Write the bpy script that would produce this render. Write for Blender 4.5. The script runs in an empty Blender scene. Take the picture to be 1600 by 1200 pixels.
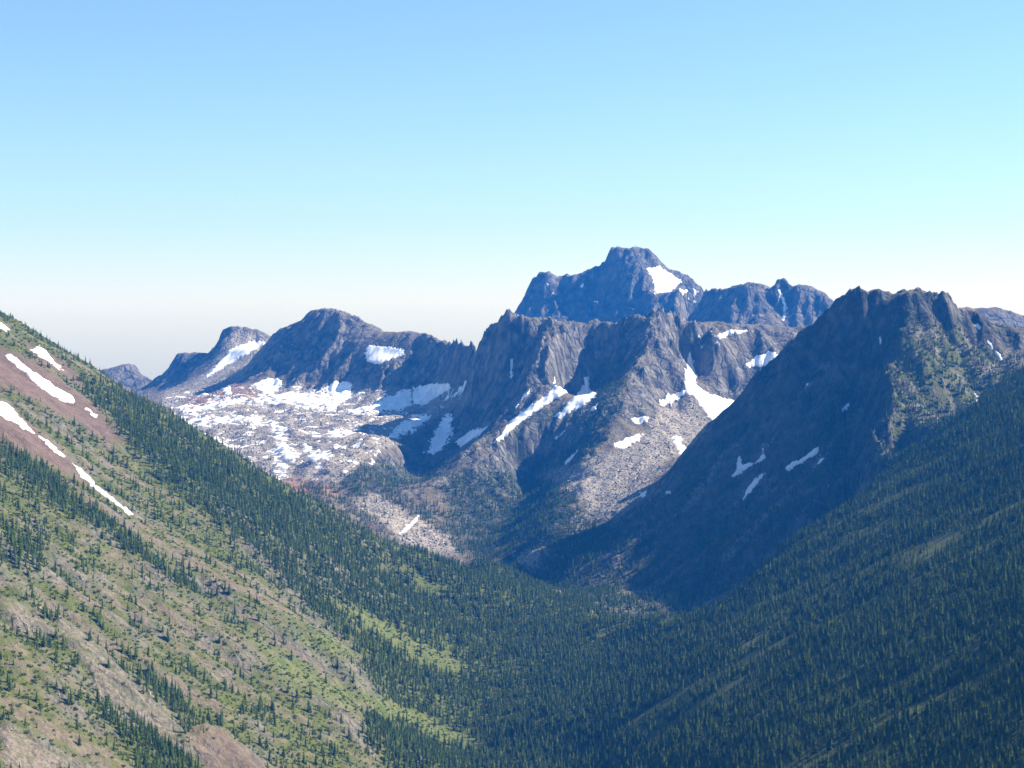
import bpy, math, time
import numpy as np
from mathutils import Vector

T0 = time.time()
scene = bpy.context.scene
RNG = np.random.default_rng(7)

# ------------------------------------------------------------------ camera, sky, sun, exposure
CAM_Z = 700.0                     # eye height above the datum; the valley floor lies near z = 50
FOCAL = 2790.0                    # focal length in units of 1/1600 of the picture's width
HORIZON = 470.0
PITCH = math.atan((600.0 - HORIZON) / FOCAL)
cam_data = bpy.data.cameras.new("camera")
cam_data.sensor_width = 36.0
cam_data.lens = 36.0 * FOCAL / 1600.0
cam_data.clip_start = 1.0
cam_data.clip_end = 60000.0
cam = bpy.data.objects.new("camera", cam_data)
scene.collection.objects.link(cam)
cam.location = (0, 0, CAM_Z)
cam.rotation_euler = (math.pi / 2 - PITCH, 0, 0)
scene.camera = cam

SUN_AZ = math.radians(16.0)       # from +X (picture right) towards +Y (away from the camera)
SUN_EL = math.radians(36.5)
SUN = Vector((math.cos(SUN_EL) * math.cos(SUN_AZ), math.cos(SUN_EL) * math.sin(SUN_AZ), math.sin(SUN_EL)))

world = bpy.data.worlds.new("World")
scene.world = world
world.use_nodes = True
wn = world.node_tree
bg = wn.nodes["Background"]
sky = wn.nodes.new("ShaderNodeTexSky")
sky.sky_type = 'NISHITA'
sky.sun_disc = False
sky.sun_elevation = SUN_EL
sky.sun_rotation = math.atan2(SUN.x, SUN.y)
sky.altitude = 2000.0
sky.air_density = 1.3
sky.dust_density = 0.0
sky.ozone_density = 6.5
wn.links.new(sky.outputs[0], bg.inputs[0])
bg.inputs[1].default_value = 0.073

sun_data = bpy.data.lights.new("sun", 'SUN')
sun_data.energy = 5.0
sun_data.angle = math.radians(0.5)
sun_data.color = (1.0, 0.955, 0.90)
sun = bpy.data.objects.new("sun", sun_data)
scene.collection.objects.link(sun)
sun.rotation_euler = SUN.to_track_quat('Z', 'Y').to_euler()

scene.view_settings.view_transform = 'Standard'
scene.view_settings.look = 'None'
scene.view_settings.gamma = 1.0
scene.view_settings.use_curve_mapping = False
scene.view_settings.exposure = 1.3
scene.cycles.max_bounces = 4
scene.cycles.diffuse_bounces = 2
scene.cycles.volume_bounces = 0

HAZE_DENSITY = 4.6e-5
HAZE_COLOR = (0.02, 0.285, 1.0)

# ------------------------------------------------------------------ picture <-> place
CP, SP = math.cos(PITCH), math.sin(PITCH)

def place(px, py, d):
    """the point d metres ahead of the camera seen at (px, py) of the 1600 x 1200 photograph"""
    a = (px - 800.0) / FOCAL
    b = (600.0 - py) / FOCAL
    dy = CP + b * SP
    dz = -SP + b * CP
    return a / dy * d, d, CAM_Z + dz / dy * d

def seen(x, y, z):
    """where a point of the place stands in the photograph"""
    zz = z - CAM_Z
    f = y * CP - zz * SP
    u = y * SP + zz * CP
    f = np.maximum(f, 1.0)
    return 800.0 + FOCAL * x / f, 600.0 - FOCAL * u / f

# ------------------------------------------------------------------ noise
PERM = np.random.default_rng(11).permutation(1024).astype(np.int32)
ANG = np.random.default_rng(12).random(1024).astype(np.float32) * 6.2831853
GX, GY = np.cos(ANG), np.sin(ANG)

def hsh(ix, iy, s=0):
    return PERM[(PERM[(ix + s * 37) & 1023] + iy + s * 101) & 1023]

def perlin(x, y, s=0):
    x = np.asarray(x, np.float32); y = np.asarray(y, np.float32)
    fx, fy = np.floor(x), np.floor(y)
    ix, iy = fx.astype(np.int32), fy.astype(np.int32)
    x = x - fx; y = y - fy
    u = x * x * x * (x * (x * 6 - 15) + 10); v = y * y * y * (y * (y * 6 - 15) + 10)
    def g(i, j):
        h = hsh(ix + i, iy + j, s)
        return GX[h] * (x - i) + GY[h] * (y - j)
    n0 = g(0, 0) * (1 - u) + g(1, 0) * u
    n1 = g(0, 1) * (1 - u) + g(1, 1) * u
    return (n0 * (1 - v) + n1 * v) * 1.5

def fbm(x, y, s=0, o=4):
    t = 0; a = 1.0; n = 0
    for k in range(o):
        t = t + a * perlin(x, y, s + k); n += a
        x = x * 2.03 + 17.3; y = y * 2.03 - 5.1; a *= 0.5
    return t / n

def smooth(a, b, t):
    t = np.clip((t - a) / (b - a), 0.0, 1.0)
    return t * t * (3 - 2 * t)

# ------------------------------------------------------------------ control lines of the relief
CTRL = []      # x, y, z, tag, roughness
TAGS = ['near', 'left', 'valley', 'right', 'rmount', 'mid', 'basin', 'dome', 'slab', 'farleft', 'farpeak', 'farridge', 'fareast']

def pt(tag, rough, *pts):
    for p in pts:
        CTRL.append((*place(*p), TAGS.index(tag), rough))

def line(tag, rough, pts, step=70.0, back=None, d=None):
    """a crest or gully line; back = ((dy, dz), ...) adds the hidden far side of a crest"""
    P = [np.array(place(p[0], p[1], p[2] if len(p) > 2 else d)) for p in pts]
    out = [P[0]]
    for a, b in zip(P[:-1], P[1:]):
        n = max(1, int(np.linalg.norm((b - a)[:2]) / step + 0.5))
        for k in range(1, n + 1):
            out.append(a + (b - a) * k / n)
    for k, q in enumerate(out):
        CTRL.append((*q, TAGS.index(tag), rough))
        if back and k % 2 == 0:
            for dy, dz in back:
                CTRL.append((q[0], q[1] + dy, q[2] + dz, TAGS.index(tag), rough))

def raw(tag, rough, *pts):
    for x, y, z in pts:
        CTRL.append((x, y, z + CAM_Z, TAGS.index(tag), rough))

def dl(px, py, s=0.62):      # distance to the left flank of the valley along a sight line
    a = (px - 800) / FOCAL; b = (py - HORIZON) / FOCAL
    return (700 + 190 * s) / (b + 0.02 + 0.1 * s - s * a)

def dr(px, py, s=0.52):      # ... and to the right flank
    a = (px - 800) / FOCAL; b = (py - HORIZON) / FOCAL
    return (700 - 300 * s) / (b + 0.02 - 0.1 * s + s * a)

# the slope the photographer stands on
raw('near', .2, (0, 0, -2), (0, -250, 60), (0, 400, -250), (0, 800, -520), (-600, 0, 140), (600, 0, 140), (-500, 600, -60), (500, 600, -90),
    (-900, 900, 110), (900, 900, 40), (-1300, -250, 300), (1300, -250, 300), (-1400, 700, 420), (1400, 700, 330))
# left hillside
L = lambda *q: pt('left', .48, *[(x, y, dl(x, y)) for x, y in q])
L((0, 1200), (0, 1080), (0, 960), (0, 840), (0, 720), (0, 600), (120, 1180), (120, 1020), (120, 860), (120, 700), (250, 1200), (250, 1050), (250, 880),
  (250, 740), (400, 1190), (400, 1040), (400, 880), (520, 1180), (520, 1010), (520, 880), (640, 1190), (-150, 1200), (-150, 900), (-150, 600), (-150, 480),
  (-300, 1200), (-300, 900), (-300, 600), (-300, 420), (0, 1320), (300, 1350))
line('left', .3, [(x, y, dl(x, y)) for x, y in [(-300, 330), (-150, 400), (0, 492), (50, 523), (105, 553), (150, 580), (212, 622), (250, 637), (300, 671), (350, 702), (400, 735), (450, 765), (500, 790), (550, 820), (600, 846), (660, 862)]],
     step=90, back=((130, -75), (330, -230)))
# valley floor
pt('valley', .12, (740, 878, 3480), (800, 893, 3480), (870, 928, 3360), (930, 955, 3150), (980, 972, 2990), (650, 930, 3050), (720, 980, 2950), (800, 1020, 2850),
   (900, 1010, 2860), (640, 1040, 2700), (740, 1090, 2650), (820, 1130, 2500), (860, 1190, 2330), (700, 1180, 2440), (760, 1150, 2530), (850, 1080, 2680), (840, 1300, 2130), (830, 1420, 1850))
# right hillside
Rr = lambda *q: pt('right', .12, *[(x, y, dr(x, y)) for x, y in q])
Rr((960, 1010), (1000, 1100), (1000, 1190), (1120, 970), (1120, 1080), (1120, 1190), (1250, 900), (1250, 1040), (1250, 1180), (1380, 820), (1380, 980), (1380, 1140), (1500, 740),
   (1500, 900), (1500, 1060), (1500, 1200), (1600, 680), (1600, 800), (1600, 950), (1600, 1100), (1600, 1250), (1750, 700), (1750, 950), (1750, 1200), (1900, 600), (1900, 900), (1000, 1320))
line('right', .25, [(x, y, dr(x, y)) for x, y in [(1000, 972), (1094, 957), (1165, 914), (1240, 853), (1300, 810), (1350, 776), (1412, 724), (1475, 672), (1519, 640), (1569, 603), (1600, 586), (1680, 535), (1800, 480), (1950, 400)]],
     step=90, back=((110, -55), (200, -85)))
# right mountain
line('rmount', .8, [(1194, 575, 3900), (1219, 556, 3895), (1240, 537, 3890), (1275, 512, 3880), (1309, 473, 3865), (1325, 456, 3855), (1337, 459, 3850), (1356, 459, 3850), (1369, 453, 3850), (1384, 466, 3850), (1390, 458, 3850),
                    (1428, 456, 3850), (1444, 463, 3850), (1453, 458, 3850), (1475, 469, 3850), (1509, 487, 3880), (1553, 509, 3930), (1600, 534, 3980), (1700, 575, 4050), (1850, 600, 4100)],
     step=45, back=((100, -110), (300, -300)))
line('rmount', .6, [(1194, 575, 3900), (1156, 628, 3880), (1110, 678, 3850)], back=((140, -50),))
line('rmount', .7, [(1453, 462, 3840), (1412, 519, 3740), (1390, 575, 3650), (1386, 630, 3530), (1376, 690, 3400), (1372, 740, 3250)], step=50)
pt('rmount', .45, (1000, 935, 3400), (950, 925, 3390), (1050, 860, 3540), (1150, 780, 3640), (1120, 850, 3500), (1200, 820, 3470), (1100, 900, 3420), (1060, 925, 3380), (1260, 760, 3520), (1250, 690, 3690), (1300, 740, 3560), (1230, 620, 3790))
pt('rmount', .9, (1330, 560, 3800), (1360, 620, 3700), (1300, 640, 3720), (1350, 700, 3570), (1280, 560, 3830), (1390, 500, 3830), (1350, 500, 3835), (1300, 770, 3430), (1340, 740, 3440))
pt('rmount', .5, (1475, 560, 3700), (1500, 600, 3650), (1470, 650, 3500), (1550, 560, 3800), (1590, 572, 3740), (1440, 620, 3570), (1440, 540, 3720), (1500, 520, 3830), (1430, 690, 3390))
# middle ridge
line('mid', .9, [(750, 530, 5200), (757, 520, 5160), (772, 512, 5130), (785, 496, 5100), (800, 494, 5100), (817, 497, 5100), (855, 496, 5100), (875, 502, 5120), (887, 511, 5130), (897, 502, 5110), (910, 500, 5100),
                  (930, 504, 5110), (942, 511, 5120), (960, 502, 5100), (975, 494, 5080), (997, 495, 5070), (1005, 489, 5060), (1025, 487, 5060), (1042, 490, 5070), (1062, 499, 5110), (1092, 506, 5160), (1130, 510, 5200), (1180, 512, 5250),
                  (1219, 520, 5270), (1265, 515, 5300), (1330, 520, 5300), (1420, 560, 5300)], step=40, back=((90, -90), (260, -260)))
line('mid', .7, [(1042, 490, 5060), (1005, 560, 4860), (975, 620, 4660), (945, 680, 4450), (905, 755, 4150), (865, 825, 3880), (838, 872, 3720)], step=60)
line('mid', .7, [(875, 510, 5060), (868, 560, 4900), (852, 620, 4750), (825, 670, 4620), (770, 712, 4500), (715, 738, 4420), (650, 772, 4300), (600, 793, 4200)], step=60)
line('mid', .6, [(940, 530, 5080), (922, 580, 5050), (898, 640, 4960), (866, 700, 4790), (818, 765, 4480), (780, 830, 4110), (750, 872, 3880)], step=60)
line('mid', .5, [(735, 560, 5320), (728, 610, 5260), (705, 670, 5110), (660, 725, 4860), (610, 770, 4500)], step=60)
line('mid', .4, [(640, 856, 3960), (700, 868, 3900), (760, 882, 3860), (830, 893, 3760), (890, 928, 3500)], step=80)
pt('mid', .8, (765, 560, 5160), (750, 620, 5110), (735, 670, 4980), (810, 560, 5040), (805, 600, 4970), (785, 640, 4880), (840, 530, 5050))
pt('mid', .6, (1075, 560, 5110), (1080, 610, 5050), (1110, 650, 4700), (1050, 640, 4750), (1000, 700, 4400), (1040, 700, 4300), (970, 760, 4080), (930, 820, 3860), (890, 885, 3620),
   (1000, 780, 3900), (1060, 740, 4000), (950, 850, 3680), (1110, 535, 5040), (1150, 543, 5050), (1190, 550, 5060), (1150, 595, 4970), (1110, 585, 4980), (1150, 625, 4900), (980, 850, 3620))
# basin
pt('basin', .5, (600, 812, 4080), (560, 797, 4150), (430, 745, 4560), (500, 770, 4300), (480, 720, 4620), (540, 720, 4560), (580, 735, 4480), (350, 690, 4950), (420, 680, 4980), (500, 680, 4900),
   (570, 690, 4760), (620, 690, 4800), (300, 645, 5350), (380, 645, 5320), (450, 640, 5360), (520, 645, 5330), (600, 650, 5260), (660, 640, 5330), (640, 660, 5120), (690, 620, 5330), (270, 640, 5420), (200, 660, 5300), (100, 640, 5300), (350, 612, 5650), (400, 612, 5640))
# dome
line('dome', .8, [(420, 528, 6150), (437, 520, 6120), (462, 502, 6060), (485, 486, 6020), (500, 483, 6000), (525, 484, 6000), (540, 490, 5990), (555, 497, 5980), (580, 512, 5950), (610, 525, 5900), (625, 529, 5880), (635, 525, 5850),
                  (657, 525, 5800), (680, 532, 5720), (710, 538, 5560), (735, 538, 5380)], step=50, back=((100, -90), (300, -260)))
pt('dome', .8, (390, 600, 5760), (430, 605, 5740), (480, 606, 5680), (530, 605, 5640), (430, 560, 5900), (480, 545, 5880), (530, 560, 5760), (470, 580, 5790), (560, 600, 5620), (600, 620, 5480), (640, 612, 5500), (600, 582, 5600), (640, 580, 5570), (520, 520, 5900))
pt('dome', .25, (580, 545, 5740), (605, 552, 5690), (625, 552, 5660), (590, 566, 5640))
pt('dome', .8, (670, 560, 5600), (660, 598, 5520), (700, 570, 5480), (700, 602, 5400), (720, 580, 5380))
# tilted slab peak
line('slab', .7, [(250, 604, 6700), (255, 586, 6700), (260, 576, 6700), (275, 561, 6690), (292, 552, 6680), (305, 551, 6670), (310, 556, 6670), (335, 547, 6660), (337, 538, 6660), (350, 518, 6650), (357, 511, 6650), (367, 510, 6650), (390, 514, 6650), (420, 526, 6650), (440, 535, 6650)],
     step=40, back=((90, -90), (260, -260)))
line('slab', .5, [(350, 523, 6620), (335, 555, 6500), (310, 585, 6340), (280, 610, 6120), (258, 630, 5800)], step=60)
pt('slab', .35, (390, 545, 6470), (370, 570, 6330), (350, 590, 6190), (330, 605, 6080), (300, 625, 5860), (412, 556, 6420), (380, 598, 6060))
pt('slab', .7, (300, 575, 6560), (270, 600, 6480), (255, 620, 6380), (320, 560, 6620))
line('farleft', .7, [(60, 600, 7200), (120, 588, 7200), (150, 582, 7200), (187, 574, 7200), (215, 571, 7200), (225, 580, 7190), (237, 594, 7150), (250, 607, 7100)], step=60, back=((120, -90), (350, -260)))
pt('farleft', .7, (180, 620, 6950), (215, 625, 6900), (240, 640, 6800), (120, 640, 6900))
# main far peak
line('farpeak', .9, [(790, 530, 8100), (811, 492, 8100), (830, 447, 8080), (845, 427, 8060), (855, 424, 8050), (867, 432, 8040), (900, 429, 8030), (927, 417, 8020), (945, 411, 8010), (955, 392, 8000), (965, 385, 8000), (987, 385, 8000), (1005, 390, 8000),
                      (1020, 400, 8000), (1035, 417, 7990), (1067, 432, 7980), (1087, 445, 7950), (1100, 458, 7900)], step=45, back=((120, -130), (400, -420)))
line('farpeak', .8, [(975, 390, 7990), (985, 430, 7860), (1000, 470, 7720), (1010, 510, 7580), (1015, 560, 7350)], step=70)
line('farpeak', .8, [(853, 430, 8040), (850, 460, 7950), (845, 500, 7820), (835, 560, 7550)], step=70)
pt('farpeak', .25, (1030, 425, 7930), (1050, 440, 7860), (1030, 455, 7790))
pt('farpeak', .9, (920, 450, 7960), (910, 490, 7860), (950, 450, 7930), (930, 530, 7650), (880, 460, 7960), (1070, 470, 7720), (1060, 510, 7560), (1090, 530, 7400))
line('farridge', .9, [(1100, 460, 7400), (1115, 454, 7300), (1145, 452, 7250), (1155, 445, 7220), (1180, 442, 7200), (1190, 448, 7200), (1208, 447, 7200), (1215, 437, 7200), (1223, 435, 7200), (1234, 447, 7200), (1240, 444, 7200), (1265, 448, 7180), (1287, 459, 7150), (1309, 474, 7100), (1360, 520, 7050), (1430, 560, 7000)],
     step=40, back=((110, -120), (350, -330)))
line('farridge', .8, [(1208, 447, 7190), (1203, 490, 7050), (1200, 530, 6900)], step=70)
pt('farridge', .9, (1150, 490, 7080), (1150, 530, 6950), (1226, 480, 7090), (1240, 520, 6940), (1270, 490, 7050), (1290, 540, 6900), (1100, 560, 6900))
line('fareast', .7, [(1480, 510, 6600), (1512, 488, 6600), (1540, 485, 6600), (1550, 497, 6600), (1559, 484, 6580), (1587, 494, 6550), (1600, 499, 6540), (1700, 540, 6500), (1850, 560, 6500)], step=60, back=((110, -100), (350, -300)))
pt('fareast', .7, (1560, 540, 6350), (1650, 580, 6300), (1500, 550, 6350))
# hidden hollows behind the ridges, and the rim of the sheet
raw('basin', .3, (-1300, 3900, -260), (-1000, 4300, -330), (-1600, 4600, -200), (-1700, 3400, 150), (-1300, 5200, -330), (-1700, 6000, -330))
raw('dome', .5, (-750, 6500, -330), (-300, 6400, -380), (-200, 6900, -420), (-1500, 6900, -380))
raw('mid', .5, (100, 5800, -420), (600, 5900, -420), (1000, 5800, -420), (1500, 5900, -380), (950, 4900, -260), (1200, 5000, -280), (1600, 4900, -300))
raw('rmount', .5, (1500, 4300, -280), (1900, 4200, -200), (1300, 4350, -300), (900, 4450, -320))
raw('farridge', .5, (900, 6500, -420), (1500, 6300, -400), (400, 6900, -430), (1600, 7400, -350), (1200, 7900, -420))
raw('farpeak', .5, (-300, 7700, -450), (-300, 8400, -420), (300, 8800, -500), (900, 8700, -500), (-600, 9200, -480), (1500, 9200, -480), (200, 7300, -430))
raw('farleft', .5, (-1200, 7800, -420), (-2000, 7800, -420), (-2400, 7000, -350), (-2600, 9200, -450))
raw('fareast', .5, (2200, 7200, -400), (2600, 8000, -420), (2700, 9200, -450), (2200, 6000, -350))

CT = np.array(CTRL, np.float64)
# drop control points that stand almost on top of one another
keep = []
for i in range(len(CT)):
    if all((CT[i, 0] - CT[j, 0]) ** 2 + (CT[i, 1] - CT[j, 1]) ** 2 > 28.0 ** 2 for j in keep):
        keep.append(i)
CT = CT[keep]

def rbf_fit(P, z, eps=22.0):
    n = len(P); S = 1000.0
    d = np.sqrt(((P[:, None] - P[None]) ** 2).sum(-1) + eps * eps) / S
    A = np.zeros((n + 3, n + 3)); A[:n, :n] = d + np.eye(n) * -1e-4
    A[:n, n] = 1; A[:n, n + 1:] = P / S; A[n, :n] = 1; A[n + 1:, :n] = (P / S).T
    return np.linalg.solve(A, np.concatenate([z, [0, 0, 0]]))

RB = rbf_fit(CT[:, :2], CT[:, 2])

def rbf_eval(x, y, eps=22.0):
    n = len(CT); S = 1000.0
    sh = x.shape; x = x.ravel().astype(np.float32); y = y.ravel().astype(np.float32)
    out = np.empty(len(x), np.float32); rough = np.empty(len(x), np.float32); tag = np.empty(len(x), np.int8)
    cx, cy = CT[:, 0].astype(np.float32), CT[:, 1].astype(np.float32)
    w = (RB[:n] / S).astype(np.float32); tg = CT[:, 3].astype(np.int8); rg = CT[:, 4].astype(np.float32)
    for k in range(0, len(x), 8000):
        dx = x[k:k + 8000, None] - cx; dy = y[k:k + 8000, None] - cy
        d2 = dx * dx + dy * dy
        out[k:k + 8000] = np.sqrt(d2 + eps * eps) @ w
        iw = 1.0 / (d2 + 400.0) ** 2
        rough[k:k + 8000] = (iw @ rg) / iw.sum(1)
        tag[k:k + 8000] = tg[np.argmin(d2, 1)]
    out = out + RB[n] + RB[n + 1] * x / S + RB[n + 2] * y / S
    return out.reshape(sh), rough.reshape(sh), tag.reshape(sh)

def upsample(a, cx0, cy0, cs, X1, Y1):
    """bilinear sampling of the coarse lattice a[y, x] on the fine lattice X1 x Y1"""
    fx = (X1 - cx0) / cs; fy = (Y1 - cy0) / cs
    ix = np.clip(np.floor(fx).astype(int), 0, a.shape[1] - 2); iy = np.clip(np.floor(fy).astype(int), 0, a.shape[0] - 2)
    tx = (fx - ix).astype(np.float32)[None]; ty = (fy - iy).astype(np.float32)[:, None]
    A = a[iy][:, ix]; B = a[iy][:, ix + 1]; C = a[iy + 1][:, ix]; D = a[iy + 1][:, ix + 1]
    return (A * (1 - tx) + B * tx) * (1 - ty) + (C * (1 - tx) + D * tx) * ty

def gullies(X, Y, gx, gy, cell, s):
    """stripes that run down the fall line (gx, gy), in -1..1"""
    g = np.sqrt(gx * gx + gy * gy) + 1e-4
    cxv, cyv = -gy / g, gx / g
    u = X / cell; v = Y / cell
    iu = np.floor(u); iv = np.floor(v)
    num = np.zeros_like(u); den = np.zeros_like(u) + 1e-6
    for i in (-1, 0, 1):
        for j in (-1, 0, 1):
            ci = iu + i; cj = iv + j
            h = hsh(ci.astype(np.int32), cj.astype(np.int32), s)
            du = u - ci - 0.5 - 0.4 * GX[h]; dv = v - cj - 0.5 - 0.4 * GY[h]
            w = np.exp(-(du * du + dv * dv) * 2.6)
            num += w * np.cos((du * cxv + dv * cyv) * 6.2832 + ANG[h] * 0.35)
            den += w
    g = np.clip(num / den, -1, 1)
    return 0.45 * g + 0.55 * (1.27 - 2.0 * np.sqrt((1 - g) * 0.5 + 1e-5))      # sharp crests, rounded hollows

class Sheet:
    """a rectangular lattice of terrain heights"""
    def __init__(self, x0, x1, y0, y1, step, coarse, crag=1.0):
        self.x0, self.y0, self.s = x0, y0, step
        self.X1 = np.arange(x0, x1 + 1e-3, step, dtype=np.float32); self.Y1 = np.arange(y0, y1 + 1e-3, step, dtype=np.float32)
        cX = np.arange(x0, x1 + coarse + 1, coarse, dtype=np.float32); cY = np.arange(y0, y1 + coarse + 1, coarse, dtype=np.float32)
        gx, gy = np.meshgrid(cX, cY)
        wob = 26.0
        wx = gx + wob * fbm(gx / 260, gy / 260, 3, 3); wy = gy + wob * fbm(gx / 260, gy / 260, 8, 3)
        z, r, t = rbf_eval(wx, wy)
        self.X, self.Y = np.meshgrid(self.X1, self.Y1)
        z = upsample(z, x0, y0, coarse, self.X1, self.Y1)
        self.R = upsample(r, x0, y0, coarse, self.X1, self.Y1)
        ix = np.clip(np.round((self.X1 - x0) / coarse).astype(int), 0, t.shape[1] - 1); iy = np.clip(np.round((self.Y1 - y0) / coarse).astype(int), 0, t.shape[0] - 1)
        self.T = t[iy][:, ix]
        X, Y, R = self.X, self.Y, self.R
        steep = upsample((t == TAGS.index('rmount')).astype(np.float32), x0, y0, coarse, self.X1, self.Y1)
        z = z + 4.0 * fbm(X / 190, Y / 190, 21, 3) * (0.3 + R)
        amps = ((230, 13.0), (115, 11.0), (58, 6.5), (30, 2.8), (16, 1.3))
        for k, (cell, amp) in enumerate(amps):
            if cell < 2.9 * step: break
            dy_, dx_ = np.gradient(z, step)
            sl = np.clip(np.sqrt(dx_ * dx_ + dy_ * dy_) / 0.75, 0, 1.5)
            z = z + amp * gullies(X, Y, dx_, dy_, cell, 40 + k) * sl * np.clip(R * 1.25 - 0.05, 0.10, 1.0) * (1.0 + .10 * steep)
        z = z + (1.6 * R + 0.25) * fbm(X / 22, Y / 22, 61, 3) + 17.0 * crag * np.clip(R - 0.4, 0, 1) * (np.abs(fbm(X / 45, Y / 45, 66, 3)) - 0.2) + 9.0 * crag * np.clip(R - .45, 0, 1) * fbm(X / 30, Y / 30, 67, 2)
        lt = z / 31.0 + 1.1 * fbm(X / 160, Y / 160, 63, 3); lf = lt - np.floor(lt)
        z = z + 11.0 * crag * np.clip(R - .35, 0, .55) * (lf * lf * (3 - 2 * lf) * (.55 + .45 * lf) - lf + .12)
        kb = np.abs(fbm(X / 130, Y / 95, 68, 3))
        soft = upsample((t == TAGS.index('basin')).astype(np.float32), x0, y0, coarse, self.X1, self.Y1)
        z = z + soft * (20.0 * (kb - .22) + 9.0 * fbm(X / 48, Y / 40, 69, 2))
        self.Z = z.astype(np.float32)
        dy_, dx_ = np.gradient(self.Z, step)
        self.DX, self.DY = dx_, dy_
        self.SL = np.sqrt(dx_ ** 2 + dy_ ** 2)

    def at(self, x, y, a=None):
        a = self.Z if a is None else a
        fx = (np.asarray(x) - self.x0) / self.s; fy = (np.asarray(y) - self.y0) / self.s
        ix = np.clip(np.floor(fx).astype(int), 0, a.shape[1] - 2); iy = np.clip(np.floor(fy).astype(int), 0, a.shape[0] - 2)
        tx = np.clip(fx - ix, 0, 1); ty = np.clip(fy - iy, 0, 1)
        return (a[iy, ix] * (1 - tx) + a[iy, ix + 1] * tx) * (1 - ty) + (a[iy + 1, ix] * (1 - tx) + a[iy + 1, ix + 1] * tx) * ty

SEAM = 6395.0
MAIN = Sheet(-2150, 2150, 1150, 6400, 5.0, 15.0)
FAR = Sheet(-2900, 2900, 6390, 9300, 8.0, 16.0, 1.7)
NEAR = Sheet(-1400, 1400, -250, 1160, 30.0, 30.0)
print("terrain", round(time.time() - T0, 1), len(CT), "control points")

def height(x, y):
    x = np.asarray(x, np.float64); y = np.asarray(y, np.float64)
    return np.where(y < SEAM, MAIN.at(x, y), FAR.at(x, y))

# ------------------------------------------------------------------ regions of the ground cover
def poly_sd(px, py, poly):
    """signed distance in picture units to an outline (positive inside)"""
    P = np.array(poly, np.float32); Q = np.roll(P, -1, 0)
    ins = np.zeros(px.shape, bool); d2 = np.full(px.shape, 1e12, np.float32)
    for (ax, ay), (bx, by) in zip(P, Q):
        ex, ey = bx - ax, by - ay
        t = np.clip(((px - ax) * ex + (py - ay) * ey) / (ex * ex + ey * ey + 1e-9), 0, 1)
        d2 = np.minimum(d2, (px - ax - t * ex) ** 2 + (py - ay - t * ey) ** 2)
        c = ((ay > py) != (by > py))
        with np.errstate(divide='ignore', invalid='ignore'):
            xx = ax + (py - ay) / (by - ay if by != ay else 1e-9) * ex
        ins ^= c & (px < xx)
    d = np.sqrt(d2)
    return np.where(ins, d, -d)

def region(px, py, y, poly, y0, y1, soft=8.0, wob=0.0):
    P = np.array(poly); m = np.zeros(px.shape, np.float32)
    k = (px > P[:, 0].min() - 30) & (px < P[:, 0].max() + 30) & (py > P[:, 1].min() - 30) & (py < P[:, 1].max() + 30) & (y > y0) & (y < y1)
    if k.any():
        sd = poly_sd(px[k], py[k], poly)
        if np.ndim(wob) or wob: sd = sd + (wob[k] if np.ndim(wob) else wob)
        m[k] = smooth(-soft, soft, sd)
    return m

RED = [[(-60, 520), (20, 545), (90, 590), (150, 640), (195, 690), (185, 700), (120, 660), (50, 620), (-60, 590)],
       [(-60, 600), (30, 650), (80, 690), (140, 760), (110, 750), (60, 720), (-60, 660)],
       [(40, 535), (100, 570), (125, 600), (100, 590), (60, 565)],
       [(295, 1140), (350, 1140), (400, 1185), (420, 1230), (330, 1230)],
       [(180, 860), (230, 880), (260, 905), (215, 890)]]
REDBASIN = [[(345, 600), (375, 592), (392, 605), (398, 622), (350, 628), (290, 640), (290, 622), (310, 612)], [(430, 735), (520, 760), (530, 775), (460, 770)]]
PALE = [[(85, 960), (120, 985), (155, 1010), (200, 1060), (240, 1095), (290, 1150), (330, 1185), (310, 1195), (255, 1150), (200, 1110), (160, 1080), (130, 1040), (100, 1000)],
        [(480, 1070), (520, 1100), (560, 1130), (580, 1160), (555, 1150), (510, 1110)],
        [(275, 880), (330, 905), (360, 935), (310, 915)], [(0, 1120), (60, 1150), (130, 1200), (0, 1200)], [(0, 930), (60, 955), (90, 990), (40, 985), (0, 970)]]
MEADOW = [[(380, 985), (450, 1030), (520, 1062), (600, 1090), (680, 1125), (775, 1168), (775, 1178), (690, 1158), (600, 1122), (510, 1090), (430, 1050)],
          [(520, 938), (570, 955), (640, 990), (700, 1020), (745, 1058), (690, 1050), (620, 1010), (560, 972)],
          [(630, 898), (665, 912), (690, 930), (660, 920)], [(180, 690), (225, 715), (250, 745), (220, 740)], [(440, 960), (520, 990), (560, 1030), (480, 1010)],
          [(1150, 1010), (1215, 975), (1260, 940), (1210, 985), (1160, 1018)], [(1440, 872), (1490, 835), (1550, 780), (1500, 840), (1450, 880)]]
TALUS = [[(545, 778), (590, 772), (640, 805), (700, 838), (715, 862), (680, 868), (630, 852), (600, 822), (570, 802)], [(840, 740), (900, 725), (1000, 690), (1060, 660), (1030, 740), (970, 800), (930, 810), (910, 780)],
         [(805, 870), (850, 850), (860, 858), (830, 890), (812, 885)], [(1030, 640), (1080, 620), (1110, 670), (1060, 710), (1010, 730), (1000, 690)], [(850, 925), (885, 920), (880, 935), (855, 938)],
         [(260, 600), (560, 600), (740, 620), (700, 640), (600, 700), (520, 760), (420, 750), (330, 700), (250, 640)],
         [(345, 540), (365, 525), (400, 525), (425, 532), (405, 556), (375, 600), (300, 640), (262, 640), (300, 600), (335, 565)]]
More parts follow.
